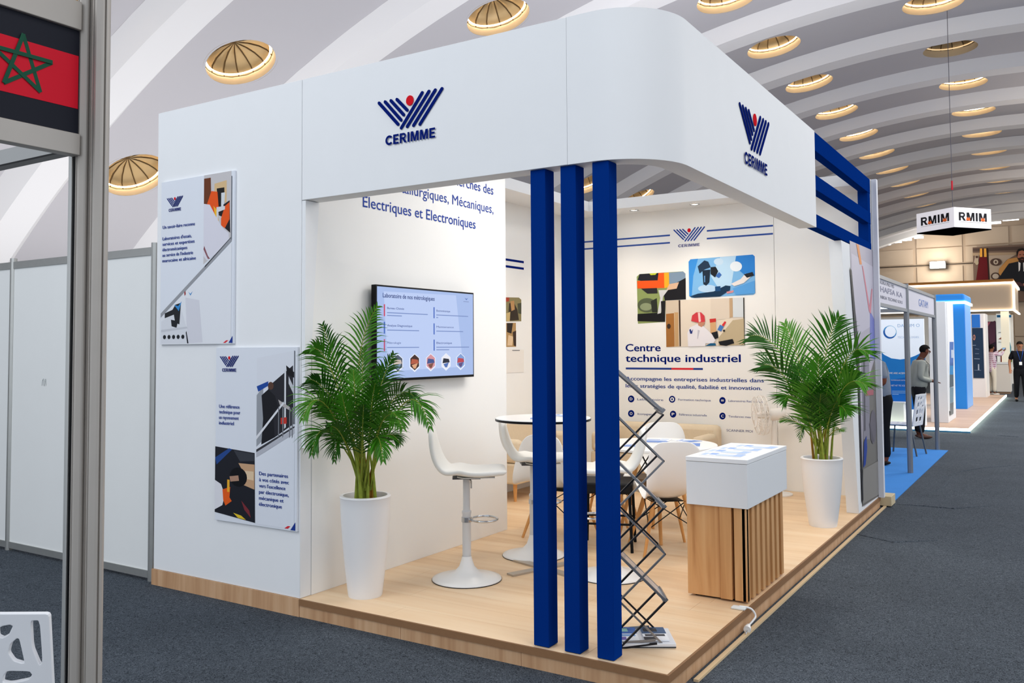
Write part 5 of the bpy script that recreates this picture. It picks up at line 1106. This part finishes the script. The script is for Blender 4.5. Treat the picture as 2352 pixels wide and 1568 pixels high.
da, db_ = hit(2288, 880, Y=29).x, hit(2322, 880, Y=29).x; MB().box(da, db_, 29, 29.7, .06, hit(2300, 836, Y=29).z).build('body', mat('#f0e7da', .5), dk, bevel=.01); MB().box(da-.02, db_+.02, 28.98, 29.72, hit(2300, 836, Y=29).z, hit(2300, 834, Y=29).z+.03).build('counter_top', WHITE2, dk); MB().box(da+.03, db_-.03, 29.03, 29.7, 0, .06).build('plinth', mat('#9c7c60', .6), dk)

# perforated chair in the blue stall
c5 = copy_tree(pc); a = hit(2076, 1042, Z=.008); place(c5, (a.x, a.y+.02, .008), face(-.55, -.8), 'white perforated chair standing on the blue carpet beside the stall post', 'white perforated chairs')
place(c5, (a.x, a.y, .008), YAW + .82)

# ------------------------------------------------------------------ people
def skin(name, V_, E_, R_, m, parent, sub=1, root=0):
    me = bpy.data.meshes.new(name); me.from_pydata([Vector(v) for v in V_], E_, []); ob = bpy.data.objects.new(name, me); C.objects.link(ob)
    ob.modifiers.new('skin', 'SKIN'); su_ = ob.modifiers.new('sub', 'SUBSURF'); su_.levels = sub; su_.render_levels = sub
    sv = me.skin_vertices[0].data
    for i, r in enumerate(R_): sv[i].radius = (r, r) if not isinstance(r, tuple) else r; sv[i].use_root = (i == root)
    dg = bpy.context.evaluated_depsgraph_get(); dg.update(); nm = bpy.data.meshes.new_from_object(ob.evaluated_get(dg)); bpy.data.objects.remove(ob); bpy.data.meshes.remove(me)
    nm.materials.clear(); nm.materials.append(m)
    for p_ in nm.polygons: p_.use_smooth = True
    o = bpy.data.objects.new(name, nm); C.objects.link(o); o.parent = parent; return o
def person(loc, rz, label, skc, shirt, trou, hairc, shoe, arms, H=1.70, stride=0.0, lean=0.0, headlean=0.0, sleeve='long', lany=None, beard=False, build_=1.0, legs=None, tail=.0):
    """faces local +Y. arms: ((elbow),(wrist)) for left (-x) and right (+x), in metres for a 1.70 body"""
    r = empty('person', loc, label, 'person', rz=rz); k = H/1.70; B_ = build_
    hip = .90; L_ = lambda z: lean*(z-hip)
    J = dict(pelvis=(0,0,.92), belly=(0,L_(1.08),1.08), chest=(0,L_(1.28)-.01,1.28), neckb=(0,L_(1.42)-.01,1.41), neck=(0,L_(1.46)+.01,1.46))
    hl = headlean; hx = (0, J['neck'][1]+.02+hl*.5, 1.525); h2 = (0, hx[1]+.01+hl*.5, 1.59); h3 = (0, h2[1]-.005+hl*.2, 1.65)
    V_ = [J['pelvis'], J['belly'], J['chest'], J['neckb'], J['neck'], hx, h2, h3]; E_ = [(i, i+1) for i in range(7)]; R_ = [(.11*B_,.085*B_), (.10*B_,.075*B_), (.125*B_,.085*B_), .062, .054, .066, .084, .058]
    sh_i = {}
    for s_, nm in ((-1, 'l'), (1, 'r')):
        el, wr = arms[0 if s_ < 0 else 1]; b0_ = len(V_); sy = J['chest'][1]+.0
        V_ += [(s_*.155*B_, sy, 1.385), el, wr]; E_ += [(2, b0_), (b0_, b0_+1), (b0_+1, b0_+2)]; R_ += [.058, .043, .028]
        wv_ = Vector(wr); d = (wv_ - Vector(el)).normalized(); pl_ = wv_ + d*.055; V_ += [tuple(pl_)]; E_ += [(b0_+2, b0_+3)]; R_ += [(.036, .016)]
        sd_ = d.cross(Vector((0,1,0) if abs(d.y) < .8 else (0,0,1))).normalized()
        for f_ in range(4):
            off_ = sd_*(-.027 + .018*f_); ln_ = (.062, .075, .08, .06)[f_]; i0 = len(V_)
            V_ += [tuple(pl_ + off_*1.0 + d*.03), tuple(pl_ + off_*1.1 + d*ln_ + Vector((0,.012,-.004)))]; E_ += [(b0_+3, i0), (i0, i0+1)]; R_ += [.009, .007]
        i0 = len(V_); V_ += [tuple(wv_ + d*.03 + sd_*-.035), tuple(wv_ + d*.06 + sd_*-.055)]; E_ += [(b0_+2, i0), (i0, i0+1)]; R_ += [.011, .009]
        sh_i[s_] = b0_
    lg = legs or (((-.10, .02+stride*.25, .50), (-.11, stride, .07)), ((.10, .02-stride*.1, .50), (.11, -stride, .07)))
    feet = []
    for s_, (kn, an) in zip((-1, 1), lg):
        b0_ = len(V_); toe = (an[0], an[1]+.13, .028); V_ += [(s_*.095, 0, .84), kn, an, toe]; E_ += [(0, b0_), (b0_, b0_+1), (b0_+1, b0_+2), (b0_+2, b0_+3)]; R_ += [.085, .058, .038, (.042, .025)]; feet.append((an, toe))
    sc_ = lambda vs: [tuple(Vector(v)*k) for v in vs]; rs = lambda R: [tuple(q_*k for q_ in x) if isinstance(x, tuple) else x*k for x in R]
    skin('body', sc_(V_), E_, rs(R_), mat(skc, .55), r, 1)
    # shirt
    A = [J['pelvis'], J['belly'], J['chest'], (0, J['neckb'][1], 1.405)]; A[0] = (0, 0, .83 - tail); Es = [(0,1), (1,2), (2,3)]; Rs = [(.175*B_,.140*B_), (.165*B_,.132*B_), (.172*B_,.128*B_), .088]
    for s_ in (-1, 1):
        el, wr = arms[0 if s_ < 0 else 1]; b0_ = len(A); A += [(s_*.158*B_, J['chest'][1], 1.38)]; Es += [(2, b0_)]; Rs += [.072]
        if sleeve == 'long': A += [el, tuple(Vector(el).lerp(Vector(wr), .92))]; Es += [(b0_, b0_+1), (b0_+1, b0_+2)]; Rs += [.058, .042]
        else: A += [tuple(Vector(V_[sh_i[s_]]).lerp(Vector(el), .85))]; Es += [(b0_, b0_+1)]; Rs += [.066]
    skin('shirt', sc_(A), Es, rs(Rs), mat(shirt, .8, noise=.12, nscale=9) if isinstance(shirt, str) else shirt, r, 1)
    A = [(0,0,1.05), (0,0,.90)]; Es = [(0,1)]; Rs = [(.150*B_,.118*B_), (.155*B_,.122*B_)]
    for s_, (kn, an) in zip((-1, 1), lg): b0_ = len(A); A += [(s_*.095, 0, .80), kn, (an[0], an[1], an[2]+.02)]; Es += [(1, b0_), (b0_, b0_+1), (b0_+1, b0_+2)]; Rs += [.098, .078, .066]
    skin('trousers', sc_(A), Es, rs(Rs), mat(trou, .8, noise=.1, nscale=9), r, 1)
    for an, toe in feet:
        m = MB(); a_, t_ = Vector(an)*k, Vector(toe)*k; m.sphere(((a_.x+t_.x)/2, (a_.y+t_.y)/2 + .005, .036*k), .05*k, 14, sc=(.95, 2.5, .72)); 
        for v in m.v: v.z = max(v.z, .0)
        m.build('shoe', mat(shoe, .5), r, local=True, sharp=180)
    # head details
    hc_ = Vector(h2)*k + Vector((0, .0, 0)); m = MB(); m.sphere((hc_.x, hc_.y - .008*k, hc_.z + .025*k), .088*k, 18, sc=(.93, 1.06, 1.0))
    keep = [f for f in range(len(m.f)) if sum(m.v[i].z for i in m.f[f])/len(m.f[f]) > hc_.z + .030*k or (sum(m.v[i].y for i in m.f[f])/len(m.f[f]) < hc_.y - .02*k and sum(m.v[i].z for i in m.f[f])/len(m.f[f]) > hc_.z - .04*k)]
    m.f = [m.f[i] for i in keep]; m.m = [m.m[i] for i in keep]
    ho = m.build('hair', mat(hairc, .85, noise=.3, nscale=80), r, local=True, sharp=180); s_ = ho.modifiers.new('thick', 'SOLIDIFY'); s_.thickness = .006
    fm = MB(); fy = hc_.y + .076*k
    fm.sphere((0, fy+.004*k, hc_.z - .018*k), .014*k, 8, sc=(.8, 1.1, 1.5)); fm.build('nose', mat(skc, .55), r, local=True, sharp=180)
    for s_ in (-1, 1):
        MB().sphere((s_*.075*k, hc_.y-.005*k, hc_.z-.012*k), .02*k, 8, sc=(.4, .8, 1.3)).build('ear', mat(skc, .55), r, local=True, sharp=180)
        MB().sphere((s_*.028*k, fy-.010*k, hc_.z+.004*k), .0085*k, 8, sc=(1.2, .8, .7)).build('eye', mat('#16110e', .3), r, local=True, sharp=180)
    MB().sphere((0, fy-.006*k, hc_.z-.048*k), .018*k, 8, sc=(1.3, .6, .35)).build('mouth', mat('#6d3b33', .6), r, local=True, sharp=180)
    if beard: MB().sphere((0, fy-.024*k, hc_.z-.062*k), .045*k, 10, sc=(1.1, .75, .7)).build('beard', mat(hairc, .9), r, local=True, sharp=180)
    if lany:
        c_ = J['chest'][1] + .122*B_; la_ = MB().tube([tuple(Vector(q_)*k) for q_ in ((-.07, -.02+J['neckb'][1], 1.475), (-.075, .05+J['neckb'][1], 1.44), (-.05, c_+.008, 1.33), (0, c_+.012, 1.12), (.05, c_+.008, 1.33), (.075, .05+J['neckb'][1], 1.44), (.07, -.02+J['neckb'][1], 1.475))], .006*k, 6).build('lanyard', mat(lany, .5), r, local=True)
        MB().box(-.035*k, .035*k, (c_+.012)*k, (c_+.016)*k, 1.03*k, 1.12*k).build('badge', WHITE2, la_, local=True)
    return r
REL = ((-.24, -.03, 1.10), (-.26, .06, .86)), ((.24, -.03, 1.10), (.26, .06, .86))
a = hit(2112, 1006, Z=0)
person((a.x, a.y, 0), face(RX, RY-.2), 'man in grey sweater with lanyard looking down beside the stall post', '#6b4030', '#a9aca4', '#1d1d22', '#14110f', '#5a4038',
       (((-.22, -.02, 1.10), (-.14, .22, 1.06)), ((.22, -.02, 1.10), (.14, .22, 1.04))), 1.61, lean=.10, headlean=.04, lany='#4a4f50', build_=1.28)
a = hit(2031, 1066, Z=.008)
person((a.x, a.y, .008), face(-RX, -RY*.8), 'man in grey shirt and black trousers half hidden behind the booth end panel', '#7a4634', '#8b93a0', '#14151a', '#14110f', '#1b1512',
       (((-.22, .04, 1.12), (-.14, .26, 1.05)), ((.22, .04, 1.10), (.10, .26, 1.02))), 1.66, lean=.22, headlean=.06, sleeve='short', build_=1.15)
pinkm = bpy.data.materials.new('plaid'); pinkm.use_nodes = True; nt = pinkm.node_tree; b = nt.nodes['Principled BSDF']; b.inputs['Roughness'].default_value = .85
tc = nt.nodes.new('ShaderNodeTexCoord'); wa = nt.nodes.new('ShaderNodeTexWave'); wa.inputs['Scale'].default_value = 5; wa.bands_direction = 'X'; wb = nt.nodes.new('ShaderNodeTexWave'); wb.inputs['Scale'].default_value = 5; wb.bands_direction = 'Z'
ad = nt.nodes.new('ShaderNodeMath'); ad.operation = 'ADD'; rp = nt.nodes.new('ShaderNodeValToRGB'); rp.color_ramp.elements[0].position = .5; rp.color_ramp.elements[0].color = (*lin('#e6d2dc'), 1); rp.color_ramp.elements[1].position = 1; rp.color_ramp.elements[1].color = (*lin('#a85c7c'), 1)
L = nt.links.new; L(tc.outputs['Object'], wa.inputs[0]); L(tc.outputs['Object'], wb.inputs[0]); L(wa.outputs[1], ad.inputs[0]); L(wb.outputs[1], ad.inputs[1])
dv = nt.nodes.new('ShaderNodeMath'); dv.operation = 'MULTIPLY'; dv.inputs[1].default_value = .5; L(ad.outputs[0], dv.inputs[0]); L(dv.outputs[0], rp.inputs[0]); L(rp.outputs[0], b.inputs['Base Color'])
a = hit(2279, 907, Z=.0)
pk = person((a.x, a.y, 0), face(RX*.9, RY*1.2), 'person in pink plaid shirt and cream trousers raising arms to take a picture', '#8a5a42', pinkm, '#efe3cd', '#15110f', '#e8e0d4',
       (((-.22, .20, 1.34), (-.12, .40, 1.48)), ((.22, .20, 1.34), (.10, .40, 1.48))), 1.62, lean=.0, tail=.12, build_=1.1)
ph = empty('phone', pk.location + Matrix.Rotation(pk.rotation_euler.z, 3, 'Z') @ Vector((0, .46, 1.47)), 'black phone held up by the person in the pink plaid shirt', 'phone', rz=pk.rotation_euler.z)
MB().box(-.08, .08, 0, .01, -.04, .04).build('phone_body', BLACK, ph, local=True, bevel=.004); MB().box(-.07, .07, -.002, -.0005, -.034, .034).build('phone_screen', mat('#8fb4d8', .3, 0, .6), ph, local=True)
a = hit(2344, 922, Z=0)
person((a.x+.02, a.y, 0), face(.12, -1), 'man in black shirt with blue lanyard walking up the aisle at the right edge', '#b07a5c', '#16171d', '#121318', '#1a1512', '#101012',
       (((-.26, -.02, 1.12), (-.25, .12, .90)), ((.26, -.02, 1.12), (.26, .12, .90))), 1.70, stride=.12, sleeve='short', lany='#2a5cc0', build_=1.12)
